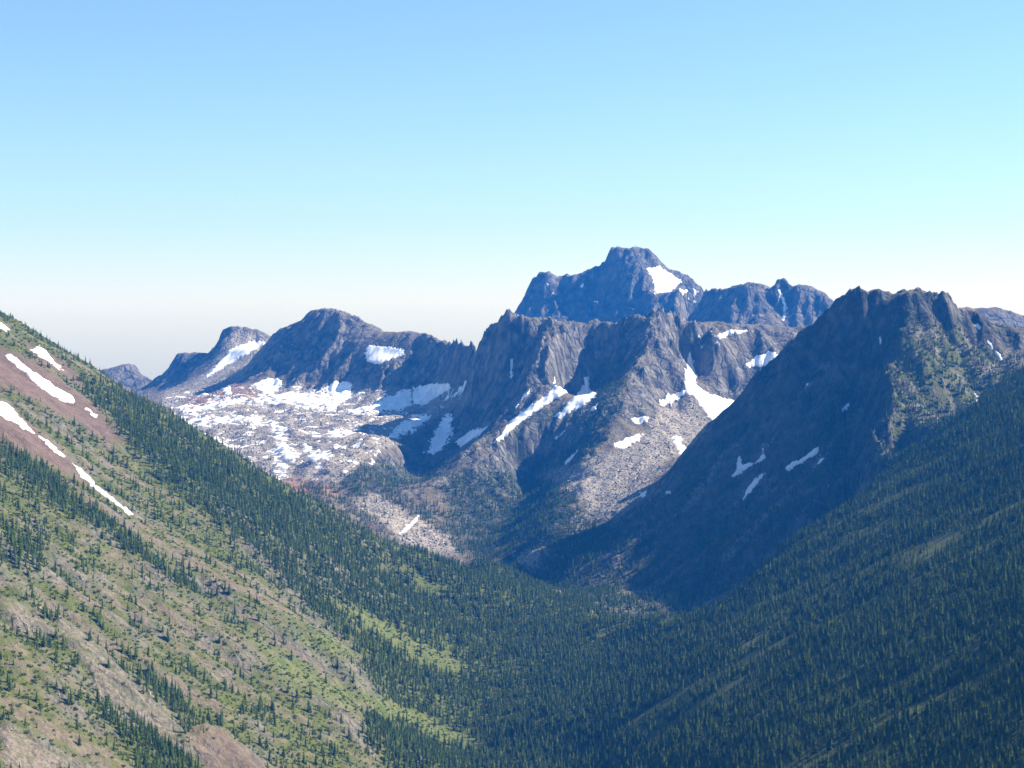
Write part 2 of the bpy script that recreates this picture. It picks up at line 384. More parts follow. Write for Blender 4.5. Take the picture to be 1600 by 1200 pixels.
DARKVEG = [[(300, 660), (420, 662), (430, 700), (410, 745), (340, 705)], [(470, 690), (560, 685), (560, 720), (480, 710)], [(700, 745), (880, 720), (900, 760), (880, 830), (820, 890), (740, 870), (690, 820)],
           [(520, 740), (600, 720), (640, 750), (560, 775)], [(320, 632), (365, 628), (370, 648), (330, 650)], [(930, 560), (990, 560), (960, 640), (900, 740), (850, 790), (860, 740), (920, 660)]]
DENSE = [[(160, 600), (212, 625), (300, 675), (400, 735), (500, 790), (600, 848), (760, 880), (870, 930), (980, 975), (1000, 1250), (660, 1250), (560, 1150), (600, 1080), (560, 1020), (480, 950), (400, 860), (300, 790), (220, 740), (190, 680)],
         [(0, 680), (60, 720), (140, 790), (180, 830), (160, 830), (90, 790), (0, 740)], [(120, 590), (160, 600), (190, 640), (150, 640)],
         [(140, 1080), (200, 1120), (300, 1180), (330, 1230), (230, 1230), (180, 1150)], [(190, 1010), (260, 1070), (320, 1120), (300, 1140), (230, 1080)], [(0, 810), (70, 850), (60, 900), (0, 880)],
         [(110, 780), (180, 820), (270, 890), (330, 930), (300, 930), (200, 870)]]
FACET = [[(1450, 505), (1410, 525), (1395, 560), (1385, 610), (1392, 700), (1405, 735), (1440, 695), (1520, 635), (1580, 590), (1570, 560), (1500, 510)]]

def outcrops(S):
    px, py = seen(S.X, S.Y, S.Z); wob = 9.0 * fbm(S.X / 45, S.Y / 45, 81, 4)
    m = np.zeros_like(S.Z)
    for q in PALE: m = np.maximum(m, region(px, py, S.Y, q, 1150, 3500, 9, wob))
    for q in RED[3:4]: m = np.maximum(m, .8 * region(px, py, S.Y, q, 1150, 3500, 9, wob))
    u = fbm(S.Y / 16, S.X / 42, 301, 3)
    S.Z = (S.Z + m * (4.0 + 15.0 * (.3 - np.abs(u)) + 5.0 * fbm(S.X / 13, S.Y / 13, 305, 2))).astype(np.float32)
    S.DY, S.DX = np.gradient(S.Z, S.s); S.SL = np.sqrt(S.DX ** 2 + S.DY ** 2)
outcrops(MAIN)

def masks(X, Y, Z, T, R, SL):
    px, py = seen(X, Y, Z)
    wob = 9.0 * fbm(X / 45, Y / 45, 81, 4)
    tag = lambda n: (T == TAGS.index(n)).astype(np.float32)
    rock = smooth(0.62, 0.95, SL + 0.25 * fbm(X / 60, Y / 60, 71, 3)) * np.clip(R * 1.6 - .2, 0, 1)
    craggy = tag('mid') + tag('dome') + tag('slab') + tag('farpeak') + tag('farridge') + tag('farleft') + tag('fareast')
    rock = np.maximum(rock, craggy * smooth(-0.5, 0.3, fbm(X / 120, Y / 120, 77, 3) + (SL - 0.6)))
    stripe = fbm(Y / 42, X / 330 + Y / 900, 91, 4)
    fine = fbm(X / 16, Y / 16, 95, 3)
    lh = tag('left')
    green = lh * smooth(-0.25, 0.25, stripe * 0.8 + fine * 0.75 + 0.08 + smooth(2600, 3100, Y) * .15)
    green = np.maximum(green, (tag('valley') + tag('right') + tag('near')) * (0.94 + 0.06 * smooth(-.3, .2, fine)))
    red = np.zeros_like(X); pale = np.zeros_like(X); lush = np.zeros_like(X); dark = np.zeros_like(X)
    for k_, q in enumerate(RED): red = np.maximum(red, (.45 if k_ > 2 else .9) * region(px, py, Y, q, 1150, 3500, 9, wob * 1.6))
    for q in REDBASIN: red = np.maximum(red, 0.9 * region(px, py, Y, q, 4200, 6300, 6, wob))
    for q in PALE: pale = np.maximum(pale, .55 * region(px, py, Y, q, 1150, 3500, 7, wob * 2.2) * smooth(-.35, .25, fbm(Y / 14, X / 30, 311, 3) + .08))
    for q in TALUS: pale = np.maximum(pale, region(px, py, Y, q, 3300, 6800, 8, wob * 1.3) * smooth(-.6, -.1, fine + 0.2))
    for q in MEADOW: lush = np.maximum(lush, region(px, py, Y, q, 1150, 3700, 13, wob * 1.6))
    for q in DARKVEG: dark = np.maximum(dark, region(px, py, Y, q, 3300, 6300, 8, wob * 1.5))
    for q in DENSE: green = np.maximum(green, region(px, py, Y, q, 1150, 3900, 14, wob) * lh)
    rm = tag('rmount')
    cu = (X * .6 - Y * .78) / 34; cv = (X * .78 + Y * .6) / 230
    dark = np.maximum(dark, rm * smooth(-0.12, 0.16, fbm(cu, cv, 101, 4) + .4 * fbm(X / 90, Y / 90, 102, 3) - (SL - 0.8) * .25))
    pale = np.maximum(pale, .5 * rm * smooth(.08, .32, fbm(cu * .8 + 9, cv, 117, 4)) * (SL < 1.1))
    dark = np.maximum(dark, tag('mid') * smooth(0.25, 0.5, fbm(X / 80, Y / 80, 103, 4) + (Z < CAM_Z - 260) * .22) * (1 - pale))
    fac = np.zeros_like(X)
    for q in FACET: fac = np.maximum(fac, region(px, py, Y, q, 3400, 4400, 10, wob))
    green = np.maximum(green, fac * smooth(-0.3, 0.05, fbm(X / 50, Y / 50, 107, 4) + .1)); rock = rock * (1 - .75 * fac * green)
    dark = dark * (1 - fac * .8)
    pale = np.maximum(pale, .4 * fac * smooth(0.0, .35, fbm(X / 35, Y / 35, 109, 4)))  # sunlit side brightened by colour, over its own green cover
    red *= smooth(-0.75, -0.2, fine + .1)
    green *= (1 - 0.93 * red) * (1 - .85 * pale)
    return dict(rock=np.clip(rock, 0, 1), green=np.clip(green, 0, 1), red=red, pale=pale, lush=lush, dark=np.clip(dark, 0, 1))

MM = masks(MAIN.X, MAIN.Y, MAIN.Z, MAIN.T, MAIN.R, MAIN.SL)
MF = masks(FAR.X, FAR.Y, FAR.Z, FAR.T, FAR.R, FAR.SL)
MN = masks(NEAR.X, NEAR.Y, NEAR.Z, NEAR.T, NEAR.R, NEAR.SL)
print("masks", round(time.time() - T0, 1))

# ------------------------------------------------------------------ materials
def new_mat(name):
    m = bpy.data.materials.new(name); m.use_nodes = True
    nt = m.node_tree; b = nt.nodes["Principled BSDF"]
    b.inputs["Roughness"].default_value = 0.95
    b.inputs["Specular IOR Level"].default_value = 0.12
    return m, nt, b

def N(nt, typ, **kw):
    n = nt.nodes.new(typ)
    for k, v in kw.items():
        if k.startswith('i_'):
            key = k[2:]
            n.inputs[int(key) if key.isdigit() else key].default_value = v
        else: setattr(n, k, v)
    return n

def mixc(nt, fac, a, b):
    n = nt.nodes.new("ShaderNodeMix"); n.data_type = 'RGBA'
    for s, v in ((n.inputs[0], fac), (n.inputs[6], a), (n.inputs[7], b)):
        if isinstance(v, bpy.types.NodeSocket): nt.links.new(v, s)
        elif isinstance(v, tuple): s.default_value = (*v, 1)
        else: s.default_value = v
    return n.outputs[2]

def ramp(nt, src, *stops):
    n = nt.nodes.new("ShaderNodeValToRGB"); e = n.color_ramp.elements
    while len(e) < len(stops): e.new(0.5)
    for k, (p, c) in enumerate(stops):
        e[k].position = p; e[k].color = (*c, 1) if isinstance(c, tuple) else (c, c, c, 1)
    nt.links.new(src, n.inputs[0])
    return n.outputs[0]

def noise(nt, co, size, detail=4, rough=0.6):
    n = N(nt, "ShaderNodeTexNoise"); n.inputs["Scale"].default_value = 1.0 / size
    n.inputs["Detail"].default_value = detail; n.inputs["Roughness"].default_value = rough
    nt.links.new(co, n.inputs["Vector"]); return n.outputs[0]

def ground_material(name, rockA, rockB, k=1.0, pales=((.125, .105, .080), (.385, .330, .258)), reds=((.150, .080, .045), (.270, .160, .095))):
    m, nt, b = new_mat(name)
    co = nt.nodes.new("ShaderNodeNewGeometry").outputs["Position"]
    A = {}
    for q in ('rock', 'green', 'red', 'pale', 'lush', 'dark'):
        A[q] = N(nt, "ShaderNodeAttribute", attribute_name=q).outputs["Fac"]
    n_big = noise(nt, co, 60 * k); n_mid = noise(nt, co, 14 * k, 5, .65); n_fine = noise(nt, co, 4.5 * k, 4, .7)
    sv = N(nt, "ShaderNodeVectorMath"); sv.operation = 'MULTIPLY'; sv.inputs[1].default_value = (1.0, 1.0, .38); nt.links.new(co, sv.inputs[0])
    tall = sv.outputs[0]; r_mid = noise(nt, tall, 17 * k, 5, .62)              # rock is drawn out down the face
    soil = mixc(nt, ramp(nt, n_mid, (.35, 0.0), (.65, 1.0)), (.090, .071, .040), (.168, .132, .078))
    soil = mixc(nt, ramp(nt, n_fine, (.45, 0.0), (.7, 1.0)), soil, (.195, .158, .108))
    grn = mixc(nt, ramp(nt, n_mid, (.35, 0.0), (.65, 1.0)), (.056, .070, .010), (.115, .122, .020))
    grn = mixc(nt, ramp(nt, n_fine, (.4, 0.0), (.65, 1.0)), grn, (.074, .088, .018))
    c = mixc(nt, A['green'], soil, grn)
    rk = mixc(nt, ramp(nt, r_mid, (.38, 0.0), (.62, 1.0)), rockA, rockB)
    rk = mixc(nt, ramp(nt, n_fine, (.42, 0.0), (.62, 1.0)), mixc(nt, 0.5, rk, (.06, .056, .05)), rk)
    vo = N(nt, "ShaderNodeTexVoronoi"); vo.feature = 'DISTANCE_TO_EDGE'; vo.inputs["Scale"].default_value = 1 / (17.0 * k)
    wv = N(nt, "ShaderNodeVectorMath"); wv.operation = 'MULTIPLY_ADD'; nt.links.new(n_mid, wv.inputs[0]); wv.inputs[1].default_value = (9 * k, 9 * k, 9 * k); nt.links.new(tall, wv.inputs[2])
    nt.links.new(wv.outputs[0], vo.inputs["Vector"])
    crack = ramp(nt, vo.outputs["Distance"], (.0, 0.0), (.16, 1.0))
    rk = mixc(nt, crack, mixc(nt, .45, rk, (.035, .034, .034)), rk)
    rk = mixc(nt, ramp(nt, n_big, (.50, 0.0), (.66, .7)), rk, (.205, .175, .135))
    c = mixc(nt, A['rock'], c, rk)
    dk = mixc(nt, ramp(nt, n_fine, (.4, 0.0), (.66, 1.0)), (.022, .034, .016), (.060, .072, .036))
    dm = nt.nodes.new("ShaderNodeMath"); dm.operation = 'MULTIPLY'; nt.links.new(A['dark'], dm.inputs[0])
    nt.links.new(ramp(nt, n_mid, (.36, 1.0), (.62, .35)), dm.inputs[1])
    c = mixc(nt, dm.outputs[0], c, dk)
    pl = mixc(nt, ramp(nt, n_fine, (.38, 0.0), (.6, 1.0)), *pales)
    c = mixc(nt, A['pale'], c, pl)
    rd = mixc(nt, ramp(nt, n_mid, (.3, 0.0), (.7, 1.0)), *reds)
    c = mixc(nt, A['red'], c, rd)
    lu = mixc(nt, ramp(nt, n_mid, (.35, 0.0), (.65, 1.0)), (.070, .100, .018), (.145, .142, .045))
    c = mixc(nt, A['lush'], c, lu)
    nt.links.new(c, b.inputs["Base Color"])
    bp = N(nt, "ShaderNodeBump"); bp.inputs["Strength"].default_value = 0.9; bp.inputs["Distance"].default_value = 3.0 * k
    ad = nt.nodes.new("ShaderNodeMath"); ad.operation = 'ADD'; nt.links.new(r_mid, ad.inputs[0]); nt.links.new(n_fine, ad.inputs[1])
    cm = nt.nodes.new("ShaderNodeMath"); cm.operation = 'MULTIPLY'; nt.links.new(crack, cm.inputs[0]); nt.links.new(A['rock'], cm.inputs[1])
    a2 = nt.nodes.new("ShaderNodeMath"); a2.operation = 'ADD'; nt.links.new(ad.outputs[0], a2.inputs[0]); nt.links.new(cm.outputs[0], a2.inputs[1])
    nt.links.new(a2.outputs[0], bp.inputs["Height"]); nt.links.new(bp.outputs[0], b.inputs["Normal"])
    return m

M_GROUND = ground_material("hill_ground", (.10, .09, .08), (.27, .235, .205), 1.0, ((.075, .062, .048), (.265, .215, .160)), ((.105, .066, .046), (.165, .108, .080)))
M_CRAG = ground_material("crag_rock", (.044, .045, .042), (.275, .248, .208), 1.3)
M_DARK = ground_material("dark_shaded_crag_rock", (.014, .018, .016), (.105, .102, .090), 1.3)  # dark rock, toned down further to deepen the mountain's shade by colour
M_FAR = ground_material("far_rock", (.048, .049, .046), (.215, .200, .172), 2.0)

def snow_material():
    m, nt, b = new_mat("old_snow")
    co = nt.nodes.new("ShaderNodeNewGeometry").outputs["Position"]
    n1 = noise(nt, co, 18, 4, .6); n2 = noise(nt, co, 3.5, 3, .6)
    c = mixc(nt, ramp(nt, n1, (.42, 0.0), (.72, 1.0)), (.90, .89, .88), (.80, .77, .74))
    me_ = N(nt, "ShaderNodeAttribute", attribute_name="melt").outputs["Fac"]
    mm = nt.nodes.new("ShaderNodeMath"); mm.operation = 'MULTIPLY'; nt.links.new(me_, mm.inputs[0]); nt.links.new(ramp(nt, n2, (.35, 0.0), (.62, .9)), mm.inputs[1])
    c = mixc(nt, mm.outputs[0], c, (.34, .29, .25))
    nt.links.new(c, b.inputs["Base Color"])
    b.inputs["Roughness"].default_value = .8
    bp = N(nt, "ShaderNodeBump"); bp.inputs["Strength"].default_value = 0.5; bp.inputs["Distance"].default_value = 1.0
    nt.links.new(n2, bp.inputs["Height"]); nt.links.new(bp.outputs[0], b.inputs["Normal"])
    return m
M_SNOW = snow_material()

def leaf_material(name, a, b_, hue=(.10, .10, .03), through=.35):
    m, nt, b = new_mat(name)
    at = N(nt, "ShaderNodeAttribute", attribute_name="tint", attribute_type='INSTANCER').outputs["Fac"]
    oi = nt.nodes.new("ShaderNodeObjectInfo").outputs["Random"]
    ad = nt.nodes.new("ShaderNodeMath"); ad.operation = 'ADD'; ad.use_clamp = True
    sc = nt.nodes.new("ShaderNodeMath"); sc.operation = 'MULTIPLY'; nt.links.new(oi, sc.inputs[0]); sc.inputs[1].default_value = .35
    nt.links.new(at, ad.inputs[0]); nt.links.new(sc.outputs[0], ad.inputs[1])
    co = nt.nodes.new("ShaderNodeNewGeometry").outputs["Position"]
    n = noise(nt, co, 1.6, 3, .6)
    c = mixc(nt, ad.outputs[0], a, b_)
    c = mixc(nt, ramp(nt, n, (.45, 0.0), (.75, .55)), c, hue)
    nt.links.new(c, b.inputs["Base Color"])
    tr = nt.nodes.new("ShaderNodeBsdfTranslucent"); nt.links.new(mixc(nt, .35, c, (.16, .20, .03)), tr.inputs[0])
    mx = nt.nodes.new("ShaderNodeMixShader"); mx.inputs[0].default_value = through
    nt.links.new(b.outputs[0], mx.inputs[1]); nt.links.new(tr.outputs[0], mx.inputs[2])
    nt.links.new(mx.outputs[0], nt.nodes["Material Output"].inputs["Surface"])
    return m
M_FIR = leaf_material("fir_needles", (.046, .084, .013), (.115, .165, .023), (.13, .150, .025))
M_BUSH = leaf_material("shrub_leaves", (.052, .085, .010), (.120, .150, .020), (.14, .14, .025))
m, nt, b = new_mat("bark"); M_BARK = m
n = noise(nt, nt.nodes.new("ShaderNodeNewGeometry").outputs["Position"], .5, 4)
nt.links.new(ramp(nt, n, (.3, (.07, .05, .038)), (.7, (.17, .135, .105))), b.inputs["Base Color"])
m, nt, b = new_mat("weathered_wood"); M_DEAD = m
n = noise(nt, nt.nodes.new("ShaderNodeNewGeometry").outputs["Position"], .7, 4)
nt.links.new(ramp(nt, n, (.3, (.20, .18, .16)), (.7, (.46, .43, .40))), b.inputs["Base Color"])
m, nt, b = new_mat("boulder_stone"); M_STONE = m
oi = nt.nodes.new("ShaderNodeObjectInfo").outputs["Random"]
n = noise(nt, nt.nodes.new("ShaderNodeNewGeometry").outputs["Position"], 1.5, 4)
nt.links.new(mixc(nt, ramp(nt, n, (.3, 0.0), (.7, .5)), ramp(nt, oi, (0, (.16, .14, .115)), (.6, (.35, .30, .24)), (1, (.50, .43, .35))), (.13, .12, .11)), b.inputs["Base Color"])

# ------------------------------------------------------------------ terrain objects
def tagit(o, label, cat, group=None, kind=None):
    o["label"] = label; o["category"] = cat
    if group: o["group"] = group
    if kind: o["kind"] = kind
    return o

def mesh_from(name, V, F, attrs=None, smooth_=True):
    me = bpy.data.meshes.new(name)
    V = np.asarray(V, np.float32); F = np.asarray(F, np.int32)
    me.vertices.add(len(V)); me.vertices.foreach_set("co", V.ravel())
    k = F.shape[1]
    me.loops.add(F.size); me.loops.foreach_set("vertex_index", F.ravel())
    me.polygons.add(len(F)); me.polygons.foreach_set("loop_start", np.arange(0, F.size, k, dtype=np.int32))
    me.polygons.foreach_set("loop_total", np.full(len(F), k, np.int32))
    me.polygons.foreach_set("use_smooth", np.full(len(F), smooth_, bool))
    for a, v in (attrs or {}).items():
        at = me.attributes.new(a, 'FLOAT', 'POINT'); at.data.foreach_set("value", np.asarray(v, np.float32))
    me.update(calc_edges=True)
    return me

def obj(name, me, mat=None, parent=None):
    o = bpy.data.objects.new(name, me); scene.collection.objects.link(o)
    if mat and not me.materials: me.materials.append(mat)
    if parent: o.parent = parent
    return o

def wedge(X, Y, m=230.0):
    return np.abs(X) < 0.2867 * Y + m

def lattice(sheets, tags, name, mat, label, cat):
    VV, FF, AA, off = [], [], {}, 0
    for S, Mk, top in sheets:
        ny, nx = S.Z.shape
        ok = np.isin(S.T, [TAGS.index(t) for t in tags])
        if S is not NEAR: ok &= wedge(S.X, S.Y)
        q = ok[:-1, :-1]                                   # a cell belongs to the tag of its first corner
        iy, ix = np.nonzero(q)
        if len(iy) == 0: continue
        a = iy * nx + ix
        F = np.stack([a, a + 1, a + nx + 1, a + nx], 1)
        used, inv = np.unique(F, return_inverse=True)
        V = np.stack([S.X.ravel()[used], S.Y.ravel()[used], S.Z.ravel()[used]], 1)
        VV.append(V); FF.append(inv.reshape(F.shape) + off); off += len(V)
        for k in Mk: AA.setdefault(k, []).append(Mk[k].ravel()[used])
    me = mesh_from(name, np.concatenate(VV), np.concatenate(FF), {k: np.concatenate(v) for k, v in AA.items()})
    o = obj(name, me, mat)
    return tagit(o, label, cat, kind='structure')

SH = [(MAIN, MM, 0), (FAR, MF, 0)]
lattice([(NEAR, MN, 0), (MAIN, MM, 0)], ['near'], "ground", M_GROUND, "open slope falling away below the viewpoint", "slope")
lattice([(NEAR, MN, 0), (MAIN, MM, 0)], ['left'], "hillside", M_GROUND, "sunlit brown and green hillside with snow chutes along the left edge", "hillside")
lattice([(NEAR, MN, 0), (MAIN, MM, 0)], ['valley'], "valley_floor", M_GROUND, "forested valley floor between the two hillsides", "valley")
lattice([(NEAR, MN, 0), (MAIN, MM, 0)], ['right'], "forested_slope", M_GROUND, "dark forested slope rising to the right edge", "hillside")
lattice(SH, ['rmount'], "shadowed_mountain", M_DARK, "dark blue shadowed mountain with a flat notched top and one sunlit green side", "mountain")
lattice(SH, ['mid'], "rocky_ridge", M_CRAG, "jagged rocky ridge with snow gullies in the middle of the view", "ridge")
lattice(SH, ['basin'], "snowy_basin", M_CRAG, "bright rocky basin speckled with old snow below the domed peak", "basin")
lattice(SH, ['dome'], "domed_peak", M_CRAG, "rounded grey peak standing over the snowy basin", "peak")
lattice(SH, ['slab'], "slab_peak", M_CRAG, "tilted slab peak with a dark left edge and pale right slope", "peak")
lattice(SH, ['farleft'], "distant_hill", M_FAR, "small blue rounded summit just beyond the left hillside", "peak")
lattice(SH, ['farpeak'], "highest_peak", M_FAR, "highest hazy blue peak with a snowfield right of its square summit", "peak")
lattice(SH, ['farridge'], "distant_ridge", M_FAR, "hazy blue saw-toothed ridge between the highest peak and the shadowed mountain", "ridge")
lattice(SH, ['fareast'], "distant_mountain", M_FAR, "far blue summits showing at the right edge behind the mountain", "mountain")
print("terrain meshes", round(time.time() - T0, 1))
# ------------------------------------------------------------------ air
def haze_box():
    x, y0, y1, z0, z1 = 3400.0, -600.0, 9700.0, -250.0, 1150.0
    V = [(-x, y0, z0), (x, y0, z0), (x, y1, z0), (-x, y1, z0), (-x, y0, z1), (x, y0, z1), (x, y1, z1), (-x, y1, z1)]
    F = [(0, 3, 2, 1), (4, 5, 6, 7), (0, 1, 5, 4), (1, 2, 6, 5), (2, 3, 7, 6), (3, 0, 4, 7)]
    me = mesh_from("haze", V, F, smooth_=False)
    m = bpy.data.materials.new("blue_air"); m.use_nodes = True; nt = m.node_tree
    nt.nodes.remove(nt.nodes["Principled BSDF"])
    v = nt.nodes.new("ShaderNodeVolumePrincipled")
    v.inputs["Color"].default_value = (*HAZE_COLOR, 1); v.inputs["Density"].default_value = HAZE_DENSITY
    v.inputs["Absorption Color"].default_value = (.35, .35, .35, 1)
    nt.links.new(v.outputs[0], nt.nodes["Material Output"].inputs["Volume"])
    o = obj("haze", me, m)
    return tagit(o, "clear blue air between the viewpoint and the mountains", "haze", kind='stuff')
haze_box()
print("haze z range", float(MAIN.Z.min()), float(max(MAIN.Z.max(), FAR.Z.max(), NEAR.Z.max())))

# ------------------------------------------------------------------ snow patches
def ground_hit(px, py, d0, d1):
    """first ground met on the sight line through (px, py) between d0 and d1 metres"""
    D = np.arange(d0, d1, 6.0)
    x, y, z = place(px, py, D)
    k = np.nonzero(z < height(x, y))[0]
    if len(k) == 0 or k[0] == 0: return None
    return x[k[0]], D[k[0]]

FILL = np.full(MAIN.Z.shape, False)
def snow_field(poly, d0, d1, thick=2.2, wob=2.2, step=2.5, speckle=None):
    P = []
    dense = []
    for (a, b) in zip(poly, poly[1:] + poly[:1]):
        for t in (0, .34, .67): dense.append((a[0] + (b[0] - a[0]) * t, a[1] + (b[1] - a[1]) * t))
    cx, cy = np.mean(np.array(poly), 0)
    for q in dense + [(cx, cy)]:
        h = ground_hit(q[0], q[1], d0, d1)
        if h is not None: P.append(h)
    if len(P) < 3: return None
    P = np.array(P); lo, hi = P.min(0) - 25, P.max(0) + 25
    lo[1] = max(lo[1], d0); hi[1] = min(hi[1], d1 + 60)
    while (hi[0] - lo[0]) * (hi[1] - lo[1]) / step ** 2 > 260000: step *= 1.25
    X, Y = np.meshgrid(np.arange(lo[0], hi[0], step), np.arange(lo[1], hi[1], step))
    Z = height(X, Y)
    px, py = seen(X, Y, Z)
    sd = poly_sd(px.astype(np.float32), py.astype(np.float32), poly)
    pxm = FOCAL / Y                                         # picture units to a metre here
    sd = sd + wob * (fbm(X / 9, Y / 9, 131, 3) + .7 * fbm(X / 30, Y / 30, 137, 2))
    if speckle is not None: sd = np.minimum(sd, speckle(X, Y) * 6)
    m = sd / pxm
    V = np.stack([X, Y, Z - 0.9 + (thick + 0.9) * smooth(-1.0, 7.0, m) + .25 * fbm(X / 12, Y / 12, 141, 2)], -1)
    ok = m > -1.0
    q = ok[:-1, :-1] & ok[1:, :-1] & ok[:-1, 1:] & ok[1:, 1:]
    iy, ix = np.nonzero(q)
    if len(iy) < 4: return None
    nx = X.shape[1]; a = iy * nx + ix
    F = np.stack([a, a + 1, a + nx + 1, a + nx], 1)
    used, inv = np.unique(F, return_inverse=True)
    return V.reshape(-1, 3)[used], inv.reshape(F.shape), {'melt': smooth(6.0, 0.5, m).ravel()[used]}

